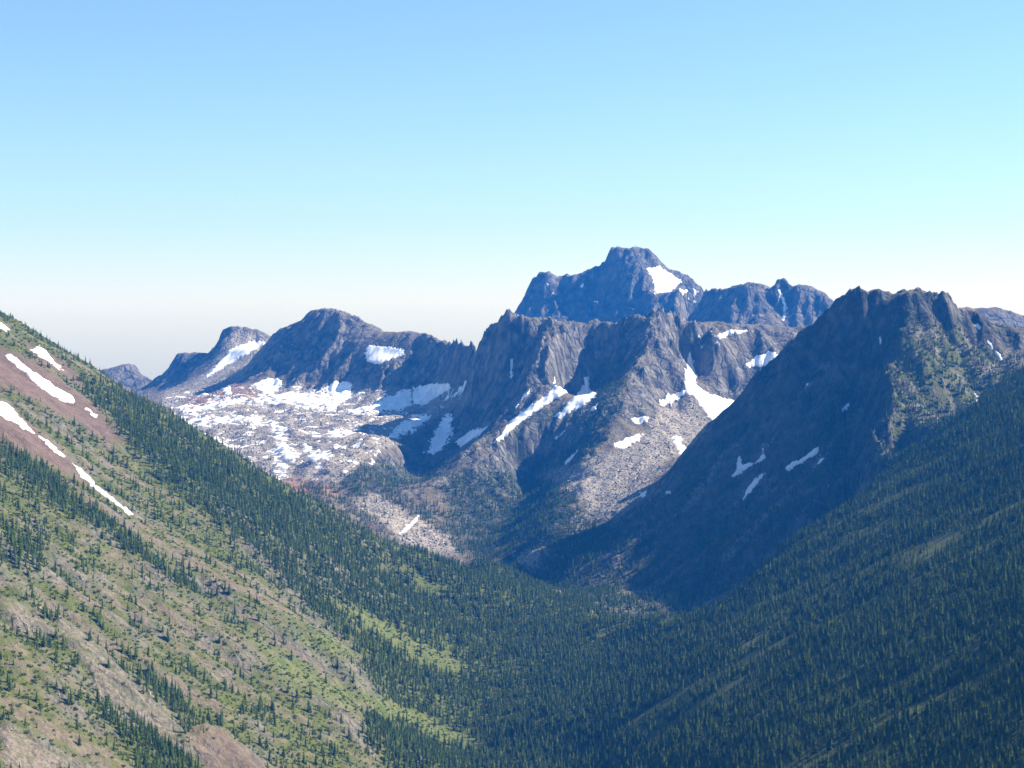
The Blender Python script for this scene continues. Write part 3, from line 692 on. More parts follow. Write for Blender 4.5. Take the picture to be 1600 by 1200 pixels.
HILL, BAS, RIDGE, MOUNT, FARP, FARR = (1400, 3500), (4000, 6380), (3700, 5400), (3350, 4450), (6900, 8050), (6500, 7300)
SNOW = [
 ("thin upright snow sliver on the ridge's dark left cliff", RIDGE, [(796, 558), (802, 560), (801, 590), (796, 593)]),
 ("narrow snow streak low between the ridge's two spurs", RIDGE, [(878, 723), (898, 706), (906, 699), (899, 715), (884, 728)]),
 ("small snow scrap on the talus below the sunlit spur", (3700, 4900), [(998, 768), (1013, 763), (1009, 776), (997, 779)]),
 ("tiny snow fleck at the left edge of the mountain's shadow", (3400, 4600), [(1038, 767), (1049, 765), (1048, 772), (1039, 774)]),
 ("thin snow line slanting above the forked gully", RIDGE, [(803, 636), (815, 620), (830, 607), (829, 612), (815, 628), (806, 640)]),
 ("sliver of snow at the very top of the left hillside", HILL, [(-10, 500), (0, 503), (10, 509), (24, 522), (0, 516), (-10, 514)]),
 ("thin snow streak below the tree-lined crest of the left hillside", HILL, [(46, 545), (62, 539), (75, 551), (92, 567), (111, 586), (105, 586), (82, 571), (65, 561), (50, 551)]),
 ("longest white snow chute crossing the red scree on the left hillside", HILL, [(5, 552), (15, 551), (42, 571), (75, 594), (110, 614), (118, 622), (117, 632), (100, 630), (62, 606), (30, 578), (12, 563)]),
 ("small snow patch just below the foot of the longest chute", HILL, [(121, 624), (140, 636), (155, 651), (147, 652), (134, 641)]),
 ("broad wedge of snow at the left edge below the red scree", HILL, [(-10, 620), (0, 624), (15, 631), (32, 649), (57, 675), (55, 680), (40, 673), (20, 662), (0, 652), (-10, 650)]),
 ("middle piece of the lower snow chute on the left hillside", HILL, [(59, 680), (75, 686), (95, 704), (109, 719), (97, 717), (75, 702)]),
 ("lowest tapering snow tongue ending among trees on the left hillside", HILL, [(108, 719), (125, 729), (142, 744), (150, 755), (180, 778), (210, 804), (203, 805), (168, 782), (145, 763), (120, 740)]),
 ("snow on the pale tilted slab left of the domed peak", (5600, 6600), [(350, 557), (365, 542), (390, 534), (417, 531), (415, 538), (390, 553), (370, 563), (345, 578), (318, 592), (330, 577)]),
 ("blue shaded snow under the left cliff of the domed peak", (5300, 6100), [(391, 602), (411, 592), (440, 591), (442, 600), (428, 616), (412, 615)]),
 ("long flat snowfield at the left end of the basin", BAS, [(275, 635), (325, 629), (365, 619), (392, 619), (377, 633), (335, 641), (285, 646)]),
 ("small square snow patch beside the orange scree", (5000, 6100), [(346, 607), (360, 601), (362, 617), (350, 618)]),
 ("wide sunlit snowfield below the cliffs of the domed peak", BAS, [(388, 622), (430, 616), (470, 614), (495, 609), (521, 619), (518, 636), (485, 642), (450, 634), (400, 632)]),
 ("half shaded snow apron in the notch right of the domed peak's cliff", (5000, 6100), [(500, 607), (525, 596), (551, 596), (548, 621), (531, 633), (523, 643), (511, 643), (518, 622)]),
 ("long flat snow band across the left of the basin", BAS, [(282, 651), (325, 650), (400, 649), (425, 656), (420, 668), (375, 660), (325, 666), (292, 668)]),
 ("crooked snow tongue running down the middle of the basin", BAS, [(428, 655), (452, 675), (449, 692), (470, 710), (453, 727), (448, 747), (430, 750), (427, 727), (423, 707), (434, 692), (420, 670)]),
 ("ragged snow patch right of the basin's snow tongue", BAS, [(468, 686), (485, 699), (515, 704), (521, 712), (500, 726), (485, 722), (473, 703)]),
 ("small snow patch at the basin's left edge behind forest", BAS, [(325, 684), (340, 684), (362, 697), (355, 700), (333, 693)]),
 ("flat snow patch on the rocky bench in the middle of the basin", BAS, [(495, 683), (522, 669), (562, 671), (547, 683), (522, 682)]),
 ("snow bowl high on the right shoulder of the domed peak", (5300, 6100), [(568, 552), (577, 539), (600, 541), (631, 545), (633, 554), (610, 563), (592, 571), (573, 566)]),
 ("large blue shaded snow slab below the dark cirque wall", (4900, 5900), [(644, 605), (675, 598), (703, 599), (706, 607), (683, 621), (665, 633), (644, 632)]),
 ("sunlit snow joining the shaded slab on its left", (4800, 5900), [(530, 648), (578, 630), (610, 617), (641, 606), (645, 636), (625, 643), (575, 646)]),
 ("blue snow streak below the large shaded slab", (4400, 5600), [(608, 683), (630, 659), (671, 644), (673, 656), (650, 673), (632, 679), (620, 689)]),
 ("ragged blue snow strip in the deep gully left of the ridge", (4400, 5500), [(688, 657), (705, 644), (707, 677), (698, 696), (681, 714), (665, 706), (673, 685)]),
 ("pale blue snow patch on the ridge's lower left flank", (4300, 5300), [(710, 691), (738, 670), (765, 665), (747, 683), (720, 699)]),
 ("thin blue snow strip climbing to the col", (4800, 5600), [(694, 626), (720, 604), (733, 591), (727, 611), (715, 622)]),
 ("narrow snow finger in the shaded foot of the basin", (4000, 5100), [(575, 727), (584, 710), (594, 699), (598, 710), (583, 726)]),
 ("thin snow streak on the lowest talus above the forest", (3600, 4500), [(613, 841), (634, 821), (655, 803), (657, 807), (641, 826), (621, 841)]),
 ("forked blue snow gully below the ridge's left cliffs", RIDGE, [(770, 692), (795, 660), (812, 643), (835, 628), (861, 609), (866, 584), (871, 604), (890, 599), (906, 586), (910, 575), (916, 587), (901, 606), (876, 619), (845, 639), (815, 659), (785, 688)]),
 ("wide blue snow gully under the middle of the ridge", RIDGE, [(865, 651), (886, 629), (908, 610), (911, 588), (921, 585), (924, 610), (934, 617), (916, 633), (893, 644), (875, 657)]),
 ("short snow strip beside the ridge's sunlit spur", RIDGE, [(915, 644), (938, 626), (932, 642)]),
 ("narrow snow streak low on the ridge's shaded flank", RIDGE, [(856, 690), (872, 678), (888, 668), (886, 673), (870, 685), (860, 692)]),
 ("large snow basin with a chute below the ridge's summit", (4500, 5400), [(1075, 548), (1080, 550), (1086, 578), (1089, 600), (1103, 614), (1130, 621), (1154, 626), (1152, 641), (1130, 653), (1112, 659), (1095, 637), (1083, 618), (1070, 616), (1069, 577)]),
 ("crooked sunlit snow patch left of the ridge's snow basin", (4400, 5300), [(1030, 630), (1040, 616), (1060, 616), (1072, 609), (1062, 626), (1042, 634), (1031, 642)]),
 ("bright snow hook on the spur's talus", (4200, 5200), [(958, 694), (987, 680), (1007, 679), (1001, 688), (975, 701), (960, 701)]),
 ("bright snow patch at the edge of the mountain's shadow", (4100, 5200), [(1048, 681), (1065, 680), (1067, 694), (1080, 703), (1062, 711)]),
 ("thin snow band across the spur above the talus", (4200, 5200), [(985, 652), (1016, 649), (1011, 661), (989, 663)]),
 ("half sunlit snow patch beside the shadowed mountain's left ridge", (4500, 5400), [(1163, 568), (1190, 552), (1203, 547), (1217, 553), (1213, 566), (1187, 574), (1170, 576)]),
 ("thin snow streaks along the ridge top right of its summit", (4900, 5400), [(1115, 525), (1140, 515), (1175, 516), (1150, 522), (1125, 530)]),
 ("hooked blue snow patch low in the mountain's shadow", MOUNT, [(1182, 693), (1194, 699), (1197, 716), (1179, 726), (1166, 735), (1147, 748), (1143, 745), (1155, 711), (1163, 724), (1178, 721), (1191, 709)]),
 ("long slanting snow blade below the hooked patch in shadow", MOUNT, [(1157, 782), (1168, 759), (1198, 732), (1199, 741), (1176, 767), (1162, 784)]),
 ("broad slanting snow strip right of the hooked patch", MOUNT, [(1224, 731), (1237, 721), (1262, 708), (1279, 696), (1281, 706), (1257, 723), (1231, 738)]),
 ("short snow strip right of the broad strip in shadow", MOUNT, [(1266, 732), (1287, 710), (1291, 716), (1273, 733)]),
 ("tiny upright snow sliver high in the mountain's shadow", MOUNT, [(1252, 620), (1260, 596), (1264, 599), (1257, 624)]),
 ("snow sliver in the notch gully below the mountain's top", MOUNT, [(1373, 521), (1379, 521), (1378, 541), (1373, 543)]),
 ("small curled snow patch in the middle of the shadowed face", MOUNT, [(1312, 638), (1322, 632), (1329, 626), (1328, 636), (1319, 646), (1313, 645)]),
 ("bright snow streak on the mountain's right skyline slope", (3700, 4400), [(1538, 526), (1550, 536), (1568, 562), (1561, 562), (1543, 538)]),
 ("small snow spot below the mountain's right skyline", (3700, 4400), [(1520, 502), (1537, 511), (1536, 517), (1526, 513)]),
 ("snow spot in the gully of the mountain's green side", (3500, 4300), [(1523, 615), (1531, 617), (1532, 631), (1526, 631)]),
 ("large white snowfield right of the highest summit", FARP, [(1010, 420), (1030, 415), (1045, 426), (1068, 440), (1055, 451), (1045, 458), (1024, 460), (1019, 437)]),
 ("small snow patch below the highest peak's snowfield", FARP, [(1060, 449), (1078, 455), (1067, 462)]),
 ("snow spot at the right end of the highest peak", FARP, [(1080, 448), (1092, 458), (1086, 462)]),
 ("snow spot on the left shoulder of the highest peak", FARP, [(850, 439), (865, 444), (856, 450)]),
 ("curved snow chute down the distant saw-toothed ridge", FARR, [(1214, 449), (1218, 450), (1230, 472), (1230, 490), (1223, 511), (1220, 509), (1224, 490), (1222, 472)]),
]
def pieces(V, F, at):
    """the connected parts of a snow sheet, largest first, without the tiniest flecks"""
    par = np.arange(len(V))
    def root(i):
        while par[i] != i: par[i] = par[par[i]]; i = par[i]
        return i
    for f in F:
        a = root(f[0])
        for v in f[1:]: par[root(v)] = a
    lab = np.array([root(f[0]) for f in F]); ids, cnt = np.unique(lab, return_counts=True)
    out = []
    for c in np.argsort(-cnt):
        if out and cnt[c] < max(14, .12 * len(F)): break
        f = F[lab == ids[c]]; used, inv = np.unique(f, return_inverse=True)
        out.append((V[used], inv.reshape(f.shape), {k: v[used] for k, v in at.items()}))
    return out

for label, (d0, d1), poly in SNOW:
    r = snow_field(poly, d0, d1, wob=9.0 if d0 in (4000, 4800, 4400) else 4.2, speckle=(lambda X, Y: fbm(X / 24, Y / 15, 321, 3) + .30) if d0 == 4000 else None)
    if r is None:
        print("SNOW MISSED:", label); continue
    for k_, piece in enumerate(pieces(*r)):                    # a patch that the relief breaks in two is two patches
        o = obj("snow_patch", mesh_from("snow_patch", *piece), M_SNOW)
        tagit(o, label if k_ == 0 else "smaller scrap of snow beside the " + " ".join(label.split()[:10]), "snow patch", "old snow left on the slopes")
# the broken snow nobody could count
r = snow_field([(255, 615), (390, 600), (560, 605), (720, 610), (690, 640), (600, 690), (520, 760), (440, 750), (330, 690), (265, 645)], 4100, 6200, thick=1.6, step=3.0,
               speckle=lambda X, Y: fbm(X / 60, Y / 35, 151, 4) + .45 * fbm(X / 11, Y / 11, 157, 2) - 0.06)
if r is not None: tagit(obj("broken_snow", mesh_from("broken_snow", *r), M_SNOW), "broken scraps of snow among the rocks of the basin", "snow", kind='stuff')
r = snow_field([(1060, 500), (1130, 508), (1215, 520), (1200, 560), (1120, 560), (1080, 540)], 4800, 5400, thick=1.2, step=3.0,
               speckle=lambda X, Y: fbm(X / 40, Y / 25, 161, 4) + .45 * fbm(X / 11, Y / 11, 167, 2) - 0.3)
if r is not None: tagit(obj("broken_snow", mesh_from("broken_snow", *r), M_SNOW), "broken scraps of snow along the top of the rocky ridge", "snow", kind='stuff')
r = snow_field([(820, 430), (1000, 390), (1110, 460), (1060, 520), (900, 490), (830, 490)], 7400, 8050, thick=1.6, step=5.0,
               speckle=lambda X, Y: fbm(X / 70, Y / 40, 171, 4) + .45 * fbm(X / 20, Y / 20, 177, 2) - 0.42)
if r is not None: tagit(obj("broken_snow", mesh_from("broken_snow", *r), M_SNOW), "broken scraps of snow on the highest peak", "snow", kind='stuff')
print("snow", round(time.time() - T0, 1))

# ------------------------------------------------------------------ plants and stones, one model of each kind
def fir_crown(seed, h=14.0, w=0.125, tiers=10, bare=.06):
    r = np.random.default_rng(seed); V, F = [], []
    for k in range(tiers):
        t = k / (tiers - 1.0)
        z0 = h * (bare + (0.93 - bare) * t)
        rad = h * w * 1.08 * (1 - t) ** 0.8 * (0.8 + .4 * r.random()) + .22
        drop = rad * (.55 + .3 * r.random()); top = z0 + h * 0.115 * (1.1 - .35 * t)
        n = 8; a0 = r.random() * 6.28; b = len(V)
        V.append((r.normal() * .05, r.normal() * .05, top))
        for j in range(n * 2):
            a = a0 + j * math.pi / n + r.normal() * .08
            q = rad * (1.0 + .28 * r.normal()) if j % 2 == 0 else rad * (.66 + .10 * r.normal())
            q = max(q, .1)
            V.append((math.cos(a) * q, math.sin(a) * q, z0 - (drop * .45 if j % 2 == 0 else 0) + r.normal() * .14))
        for j in range(n * 2): F.append((b, b + 1 + j, b + 1 + (j + 1) % (n * 2)))
    b = len(V)
    V += [(.16, 0, h * .92), (-.08, .14, h * .92), (-.08, -.14, h * .92), (0, 0, h * 1.02)]
    F += [(b, b + 1, b + 3), (b + 1, b + 2, b + 3), (b + 2, b, b + 3)]
    return np.array(V), np.array(F)

def stem(h, r0, sides=6, branches=0, seed=0):
    r = np.random.default_rng(seed); V, F = [], []
    for k, (z, q) in enumerate(((-1.2, r0 * 1.25), (h * .3, r0 * .8), (h * .7, r0 * .4), (h, .03))):
        for j in range(sides):
            a = j * 2 * math.pi / sides
            V.append((math.cos(a) * q + .015 * k * r.normal(), math.sin(a) * q + .015 * k * r.normal(), z))
    for k in range(3):
        for j in range(sides):
            a, b = k * sides + j, k * sides + (j + 1) % sides
            F += [(a, b, b + sides), (a, b + sides, a + sides)]
    for k in range(branches):
        z = h * (.25 + .65 * r.random()); a = r.random() * 6.28; l = (1.1 - z / h) * h * .12 * (.5 + r.random()); b = len(V)
        c, s = math.cos(a), math.sin(a)
        V += [(c * .1 - s * .07, s * .1 + c * .07, z), (c * .1 + s * .07, s * .1 - c * .07, z), (c * .1, s * .1, z + .16), (c * l, s * l, z - l * .2)]
        F += [(b, b + 1, b + 3), (b + 1, b + 2, b + 3), (b + 2, b, b + 3)]
    return np.array(V), np.array(F)

def bush_mesh(seed):
    r = np.random.default_rng(seed); V, F = [], []
    for k in range(70):
        d = r.normal(size=3); d[2] = abs(d[2]) * .8; d /= np.linalg.norm(d)
        c = d * np.array([1.6, 1.6, 1.5]) * (.55 + .5 * r.random()); s = .30 + .28 * r.random()
        u = r.normal(size=3); u /= np.linalg.norm(u); v = np.cross(u, d + .3 * r.normal(size=3)); v /= np.linalg.norm(v) + 1e-6
        b = len(V); V += [c + u * s, c + v * s * .7, c - u * s * .8, c - v * s * .7]; F += [(b, b + 1, b + 2), (b, b + 2, b + 3)]
    return np.array(V), np.array(F)

def stone_mesh(seed):
    import bmesh
    r = np.random.default_rng(seed); bm = bmesh.new()
    bmesh.ops.create_icosphere(bm, subdivisions=1, radius=1.0)
    sc = .7 + .6 * r.random(3); sc[2] *= .8
    for v in bm.verts: v.co = Vector([v.co[i] * sc[i] * (.78 + .4 * r.random()) for i in range(3)])
    V = np.array([v.co[:] for v in bm.verts]); F = np.array([[v.index for v in f.verts] for f in bm.faces]); bm.free()
    return V, F

def joined(parts, mats, name):
    """several shapes as one model with a material for each"""
    V = np.concatenate([p[0] for p in parts]); off = np.cumsum([0] + [len(p[0]) for p in parts[:-1]])
    F = np.concatenate([p[1] + o for p, o in zip(parts, off)])
    me = mesh_from(name, V, F, smooth_=False)
    for m_ in mats: me.materials.append(m_)
    me.polygons.foreach_set("material_index", np.concatenate([np.full(len(p[1]), i, np.int32) for i, p in enumerate(parts)]))
    return me

KIT = bpy.data.collections.new("plant_models")
def kit(name, me):
    o = bpy.data.objects.new(name, me); KIT.objects.link(o); return o

CROWNS = [fir_crown(1), fir_crown(2, w=.10), fir_crown(3, w=.15, tiers=9), fir_crown(4, w=.115, tiers=11), fir_crown(5, w=.17, tiers=8)]
STEMS = [stem(13.2, .24, seed=k) for k in range(5)]
CROWN_ME = [mesh_from("crown", *c, smooth_=False) for c in CROWNS]
for me in CROWN_ME: me.materials.append(M_FIR)
STEM_ME = [mesh_from("trunk", *s, smooth_=False) for s in STEMS]
for me in STEM_ME: me.materials.append(M_BARK)
for k in range(5): kit("a_fir_%d" % k, joined([CROWNS[k], STEMS[k]], [M_FIR, M_BARK], "fir"))
for k in range(2): kit("b_snag_%d" % k, joined([stem(11.0, .26, 5, 26, 60 + k)], [M_DEAD], "snag"))
for k in range(3): kit("c_bush_%d" % k, joined([bush_mesh(70 + k)], [M_BUSH], "bush"))
for k in range(4): kit("d_stone_%d" % k, joined([stone_mesh(80 + k)], [M_STONE], "stone"))

def scatter_nodes():
    g = bpy.data.node_groups.new("scatter", 'GeometryNodeTree')
    g.interface.new_socket("Geometry", in_out='INPUT', socket_type='NodeSocketGeometry')
    g.interface.new_socket("Geometry", in_out='OUTPUT', socket_type='NodeSocketGeometry')
    gi, go = g.nodes.new("NodeGroupInput"), g.nodes.new("NodeGroupOutput")
    ci = g.nodes.new("GeometryNodeCollectionInfo"); ci.inputs["Collection"].default_value = KIT
    ci.inputs["Separate Children"].default_value = True; ci.inputs["Reset Children"].default_value = True
    ip = g.nodes.new("GeometryNodeInstanceOnPoints"); ip.inputs["Pick Instance"].default_value = True
    def attr(name, typ):
        n = g.nodes.new("GeometryNodeInputNamedAttribute"); n.data_type = typ; n.inputs["Name"].default_value = name; return n.outputs[0]
    g.links.new(gi.outputs[0], ip.inputs["Points"]); g.links.new(ci.outputs[0], ip.inputs["Instance"])
    g.links.new(attr("model", 'INT'), ip.inputs["Instance Index"])
    g.links.new(attr("turn", 'FLOAT_VECTOR'), ip.inputs["Rotation"])
    g.links.new(attr("size", 'FLOAT_VECTOR'), ip.inputs["Scale"])
    g.links.new(ip.outputs[0], go.inputs[0])
    return g
SCATTER = scatter_nodes()

def scatter(name, pos, model, size, turn, tint, label, cat):
    me = bpy.data.meshes.new(name); n = len(pos)
    me.vertices.add(n); me.vertices.foreach_set("co", np.asarray(pos, np.float32).ravel())
    a = me.attributes.new("model", 'INT', 'POINT'); a.data.foreach_set("value", np.asarray(model, np.int32))
    a = me.attributes.new("turn", 'FLOAT_VECTOR', 'POINT'); a.data.foreach_set("vector", np.asarray(turn, np.float32).ravel())
    a = me.attributes.new("size", 'FLOAT_VECTOR', 'POINT'); a.data.foreach_set("vector", np.asarray(size, np.float32).ravel())
    a = me.attributes.new("tint", 'FLOAT', 'POINT'); a.data.foreach_set("value", np.asarray(tint, np.float32))
    o = obj(name, me)
    mod = o.modifiers.new("scatter", 'NODES'); mod.node_group = SCATTER
    for m_ in (M_FIR,): me.materials.append(m_)
    return tagit(o, label, cat, kind='stuff')

# ------------------------------------------------------------------ where they grow
def candidates(x0, x1, y0, y1, gap):
    X, Y = np.meshgrid(np.arange(x0, x1, gap), np.arange(y0, y1, gap))
    X = X + (RNG.random(X.shape) - .5) * gap; Y = Y + (RNG.random(Y.shape) - .5) * gap
    k = wedge(X, Y, 120.0)
    return X[k], Y[k]

def tags_at(x, y):
    ix = np.clip(((x - MAIN.x0) / MAIN.s).astype(int), 0, MAIN.T.shape[1] - 1); iy = np.clip(((y - MAIN.y0) / MAIN.s).astype(int), 0, MAIN.T.shape[0] - 1)
    return MAIN.T[iy, ix]

SNOWPOLY = [(p, r) for _, r, p in SNOW]
def on_snow(px, py, y):
    m = np.zeros(px.shape, bool)
    for p, (d0, d1) in SNOWPOLY:
        P = np.array(p)
        k = (px > P[:, 0].min() - 3) & (px < P[:, 0].max() + 3) & (py > P[:, 1].min() - 3) & (py < P[:, 1].max() + 3) & (y > d0) & (y < d1)
        if k.any(): m[k] |= poly_sd(px[k].astype(np.float32), py[k].astype(np.float32), p) > -2.0
    return m

X, Y = candidates(-1500, 1500, 1180, 3800, 5.4)
T = tags_at(X, Y); Z = MAIN.at(X, Y)
PX, PY = seen(X, Y, Z)
wob = 14 * fbm(X / 60, Y / 60, 201, 3)
isn = lambda n: T == TAGS.index(n)
stripe = fbm(Y / 42, X / 330 + Y / 900, 91, 4)
dense = np.zeros(X.shape)
for q in DENSE: dense = np.maximum(dense, region(PX, PY, Y, q, 1150, 3900, 14, wob))
bare = np.zeros(X.shape)
for q in RED: bare = np.maximum(bare, region(PX, PY, Y, q, 1150, 3500, 6, wob * .5))
for q in PALE: bare = np.maximum(bare, .9 * region(PX, PY, Y, q, 1150, 3500, 5, wob * .5))
for q in MEADOW: bare = np.maximum(bare, .92 * region(PX, PY, Y, q, 1150, 3700, 6, wob * .8))
for q in TALUS: bare = np.maximum(bare, .97 * region(PX, PY, Y, q, 3300, 6300, 6, wob * .4))
clump = fbm(X / 38, Y / 38, 205, 3)
dens = np.where(isn('left'), 0.40 * smooth(-.10, .42, stripe + 1.2 * clump) + .012, 0.0)
dens = np.maximum(dens, dense * (.93 - .25 * smooth(0.1, .45, clump)))
streak = fbm(Y / 60 + X / 700, X / 420, 215, 3)
dens = np.where(isn('right'), .64 - .48 * smooth(.04, .34, streak), dens)
dens = np.where(isn('valley'), np.maximum(np.minimum(dens, .7), .65), dens)
dens = np.where(isn('rmount') | isn('mid') | isn('basin'), np.maximum(dens, .55), dens)
dens *= 1 - bare
ok = (RNG.random(X.shape) < dens) & (PY < 1260) & ~on_snow(PX, PY, Y)
X, Y, Z, PX, PY, T = X[ok], Y[ok], Z[ok], PX[ok], PY[ok], T[ok]; dn = np.maximum(dense[ok], (isn('right') | isn('valley'))[:] if False else (T == TAGS.index('right')) | (T == TAGS.index('valley')))
n = len(X)
hgt = np.where(dn > .5, 6.5 + 11.5 * RNG.random(n) ** 1.3, 3.5 + 12.5 * RNG.random(n) ** 2.0)
hgt = hgt * (1 - .25 * smooth(450, 720, Z))
wide = hgt / 14.0 * (1.0 + .35 * (RNG.random(n) - .3)) * np.where(dn > .5, 1.05, 1.2)
model = RNG.integers(0, 5, n)
tint = np.clip(.36 + .6 * fbm(X / 70, Y / 70, 221, 3) + .28 * RNG.normal(size=n), 0, .95)
turn = np.stack([RNG.normal(size=n) * .02, RNG.normal(size=n) * .02, RNG.random(n) * 6.28], 1)
size = np.stack([wide, wide, hgt / 14.0], 1)
pos = np.stack([X, Y, Z - .3], 1)

# the three hundred that show largest stand as trees of their own
inside = (PX > 6) & (PX < 1594) & (PY < 1192)
rank = np.where(inside, hgt / Y, 0)
big = np.argsort(-rank)[:300]
solo = np.zeros(n, bool); solo[big] = True
LOTS = [((0, 200, 0, 1100), "narrow dark conifer left of the pale rock rib on the lower left hillside", "conifers left of the pale rock rib"),
        ((0, 230, 1100, 1210), "tall dark conifer in the bottom left corner below the pale rock rib", "conifers in the bottom left corner"),
        ((230, 480, 1000, 1210), "dark conifer by the reddish hollow along the bottom edge at left", "conifers around the reddish hollow"),
        ((480, 800, 900, 1210), "dark conifer along the bottom edge below the long pale meadow", "conifers along the bottom edge in the valley"),
        ((800, 1050, 900, 1210), "conifer at the valley's lowest point near the middle of the bottom edge", "conifers at the lowest point of the valley"),
        ((1050, 1200, 900, 1210), "conifer near the bottom edge just right of the valley's lowest point", "conifers where the right slope begins"),
        ((1200, 1350, 900, 1210), "conifer near the bottom edge halfway along the right forest", "conifers halfway along the right forest"),
        ((1350, 1480, 900, 1210), "conifer near the bottom edge short of the right corner", "conifers short of the right corner"),
        ((1480, 1600, 1080, 1210), "conifer in the bottom right corner of the right forest", "conifers in the bottom right corner"),
        ((1480, 1600, 900, 1080), "conifer by the right edge some way above the bottom corner", "conifers above the bottom right corner")]
for i in big:
    lab, grp = "green conifer standing among scrub high on the left hillside", "conifers among the hillside scrub"
    for (a, b_, c, d), l_, g_ in LOTS:
        if a <= PX[i] < b_ and c <= PY[i] < d: lab, grp = l_, g_; break
    e = bpy.data.objects.new("conifer_tree", None); scene.collection.objects.link(e)
    e.location = pos[i]; e.rotation_euler = turn[i]; e.scale = size[i]; e.empty_display_size = 2
    tagit(e, lab, "tree", grp)
    for nm, ms in (("trunk", STEM_ME), ("crown", CROWN_ME)):
        c_ = bpy.data.objects.new(nm, ms[model[i]]); scene.collection.objects.link(c_); c_.parent = e
rest = ~solo
for sel, nm, lab in ((rest & (T == TAGS.index('left')), "hillside_conifers", "dark conifers in stripes and clumps all over the left hillside"),
                     (rest & (T == TAGS.index('right')), "forest", "dense dark conifer forest covering the right slope"),
                     (rest & ~np.isin(T, [TAGS.index('left'), TAGS.index('right')]), "valley_forest", "dense conifer forest filling the valley floor")):
    scatter(nm, pos[sel], model[sel], size[sel], turn[sel], tint[sel], lab, "forest")
print("trees", n, round(time.time() - T0, 1))

# trees on the mountains
X, Y = candidates(-1300, 1500, 3200, 5500, 6.6)
T = tags_at(X, Y); Z = MAIN.at(X, Y); SLx = MAIN.at(X, Y, MAIN.SL)
PX, PY = seen(X, Y, Z); wob = 12 * fbm(X / 60, Y / 60, 231, 3)
clump = fbm(X / 45, Y / 45, 235, 3)
TREEZ = [(.7, [(500, 772), (600, 755), (690, 790), (735, 862), (640, 856), (560, 815)]), (.95, [(700, 745), (880, 720), (905, 760), (900, 800), (960, 830), (930, 900), (880, 935), (800, 890), (740, 870), (690, 820)]), (.75, [(300, 665), (420, 668), (428, 705), (410, 745), (340, 705)]),
         (.8, [(460, 740), (600, 725), (650, 760), (560, 785), (500, 790)]), (.7, [(470, 690), (560, 685), (560, 720), (480, 715)]), (.6, [(930, 560), (990, 560), (960, 640), (920, 740), (860, 790), (850, 740), (900, 660)]),
         (.7, [(1450, 505), (1410, 525), (1390, 560), (1385, 610), (1392, 700), (1405, 745), (1440, 705), (1530, 640), (1590, 590), (1570, 550), (1500, 510)]),
         (.3, [(1190, 570), (1290, 500), (1330, 520), (1280, 620), (1220, 640)]), (.6, [(1180, 850), (1260, 780), (1400, 700), (1410, 740), (1300, 810), (1200, 880)]), (.35, [(1290, 660), (1400, 640), (1400, 740), (1260, 800)]),
         (.3, [(640, 640), (720, 700), (680, 770), (600, 740)]), (.9, [(860, 890), (930, 900), (1000, 960), (900, 960)]), (.35, [(1070, 840), (1160, 780), (1200, 850), (1100, 930)])]
dens = np.full(X.shape, 0.02)
for w_, q in TREEZ: dens = np.maximum(dens, w_ * region(PX, PY, Y, q, 3300, 5500, 10, wob))
bare = np.zeros(X.shape)
for q in TALUS[:-1]: bare = np.maximum(bare, .93 * region(PX, PY, Y, q, 3300, 6300, 5, wob * .4))
dens *= (1 - bare) * smooth(-.45, .1, clump) * (1 - .7 * smooth(1.0, 1.6, SLx))
ok = (RNG.random(X.shape) < dens) & np.isin(T, [TAGS.index(t) for t in ('rmount', 'mid', 'basin')]) & (Z < CAM_Z - 40) & ~on_snow(PX, PY, Y)
X, Y, Z, T = X[ok], Y[ok], Z[ok], T[ok]; n = len(X)
hgt = (6.0 + 9.0 * RNG.random(n) ** 1.5) * (1 - .3 * smooth(450, 680, Z)); wide = hgt / 14 * 1.2
for nm, lab, tt in (("mountain_conifers", "scattered dark conifers on the lower flanks of the shadowed mountain", ('rmount',)), ("ridge_conifers", "dark conifers on the foot of the rocky ridge and in the basin", ('mid', 'basin'))):
    k = np.isin(T, [TAGS.index(t) for t in tt]); c = int(k.sum())
    scatter(nm, np.stack([X, Y, Z - .3], 1)[k], RNG.integers(0, 5, c), np.stack([wide, wide, hgt / 14], 1)[k], np.stack([np.zeros(c), np.zeros(c), RNG.random(c) * 6.28], 1), np.clip(.3 + .25 * RNG.normal(size=c), 0, .8), lab, "forest")
print("mountain trees", n, round(time.time() - T0, 1))

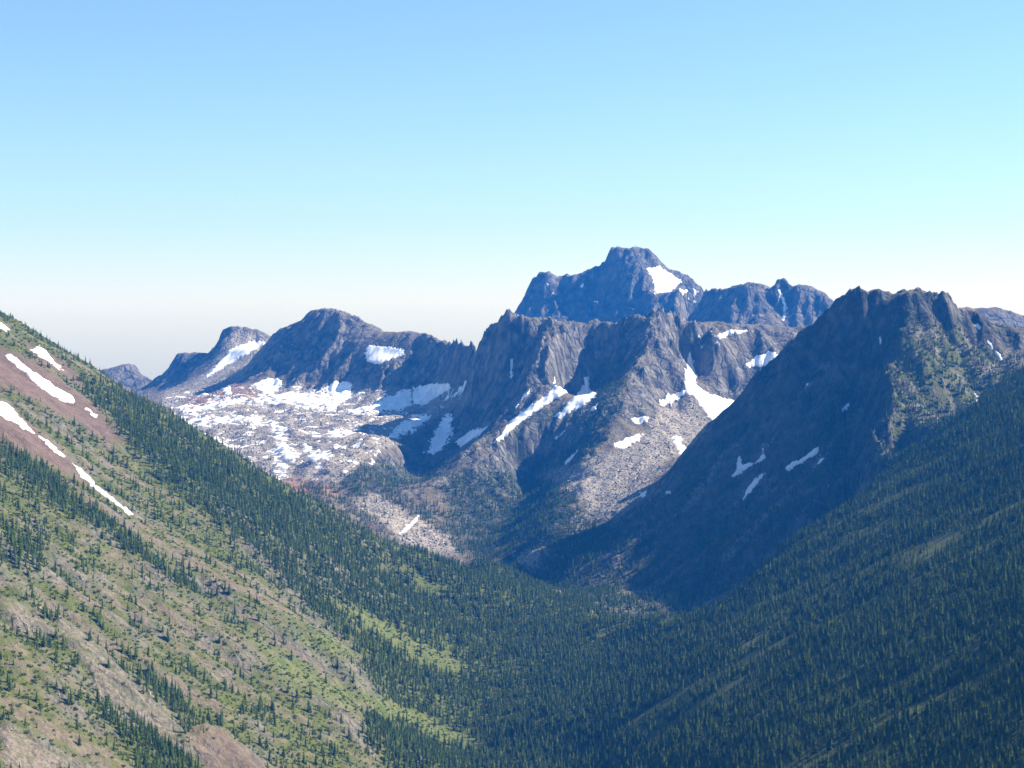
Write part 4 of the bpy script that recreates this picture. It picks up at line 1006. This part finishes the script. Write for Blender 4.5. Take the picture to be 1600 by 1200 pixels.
# shrubs and dead trunks on the left hillside
X, Y = candidates(-1300, 300, 1180, 3300, 4.0)
T = tags_at(X, Y); Z = MAIN.at(X, Y); PX, PY = seen(X, Y, Z)
bare = np.zeros(X.shape)
for q in RED + PALE: bare = np.maximum(bare, region(PX, PY, Y, q, 1150, 3500, 6, 4 * fbm(X / 30, Y / 30, 241, 3)))
den = np.zeros(X.shape)
for q in DENSE[:1]: den = np.maximum(den, region(PX, PY, Y, q, 1150, 3900, 14))
gr = MAIN.at(X, Y, MM['green'])
lu = MAIN.at(X, Y, MM['lush'])
pb = np.maximum((.06 + .5 * gr) * (1 - .6 * den), .42 * lu) * (1 - .95 * bare)
okb = (RNG.random(X.shape) < pb) & np.isin(T, [TAGS.index('left'), TAGS.index('valley')]) & ~on_snow(PX, PY, Y) & (PY < 1230)
oks = ~okb & (RNG.random(X.shape) < .03 * (1 - den) * (1 - .8 * bare) * (1 - smooth(2200, 2700, Y)) * smooth(-.2, .3, fbm(X / 90, Y / 90, 251, 3))) & (T == TAGS.index('left')) & (PY < 1230)
b_ = okb; n = int(b_.sum()); s_ = (.4 + 1.15 * RNG.random(n) ** 2.2)
scatter("shrubs", np.stack([X[b_], Y[b_], Z[b_] - .1], 1), RNG.integers(7, 10, n), np.stack([s_ * 1.25, s_ * 1.25, s_], 1), np.stack([np.zeros(n), np.zeros(n), RNG.random(n) * 6.28], 1),
        np.clip(.45 + .5 * fbm(X[b_] / 60, Y[b_] / 60, 261, 3) + .25 * RNG.normal(size=n), 0, 1), "low green shrubs scattered over the brown left hillside", "shrubs")
nb = n
b_ = oks; n = int(b_.sum()); s_ = .45 + .6 * RNG.random(n)
scatter("dead_trees", np.stack([X[b_], Y[b_], Z[b_] - .1], 1), RNG.integers(5, 7, n), np.stack([s_, s_, s_], 1), np.stack([RNG.normal(size=n) * .05, RNG.normal(size=n) * .05, RNG.random(n) * 6.28], 1),
        np.zeros(n), "thin grey dead trunks standing on the lower left hillside", "dead trees")
# boulders
X, Y = candidates(-1300, 1500, 1250, 6300, 6.5)
T = tags_at(X, Y); Z = MAIN.at(X, Y); PX, PY = seen(X, Y, Z)
pl = MAIN.at(X, Y, MM['pale']); sn = on_snow(PX, PY, Y)
pb = .55 * pl * (Y > 3300) + .18 * pl * (Y < 3300) + .03 * (T == TAGS.index('left')) * (Y < 2200)
ok = (RNG.random(X.shape) < pb) & ~sn & (PY < 1240)
X, Y, Z = X[ok], Y[ok], Z[ok]; n = len(X); s_ = (.7 + 2.2 * RNG.random(n) ** 3) * np.where(Y > 3300, 1.15, .75)
scatter("boulders", np.stack([X, Y, Z + .2 * s_], 1), RNG.integers(10, 14, n), np.stack([s_, s_, s_], 1), RNG.random((n, 3)) * 6.28, RNG.random(n), "pale boulders strewn over the talus fans and rocky outcrops", "boulders")
print("shrubs", nb, "boulders", n, round(time.time() - T0, 1))
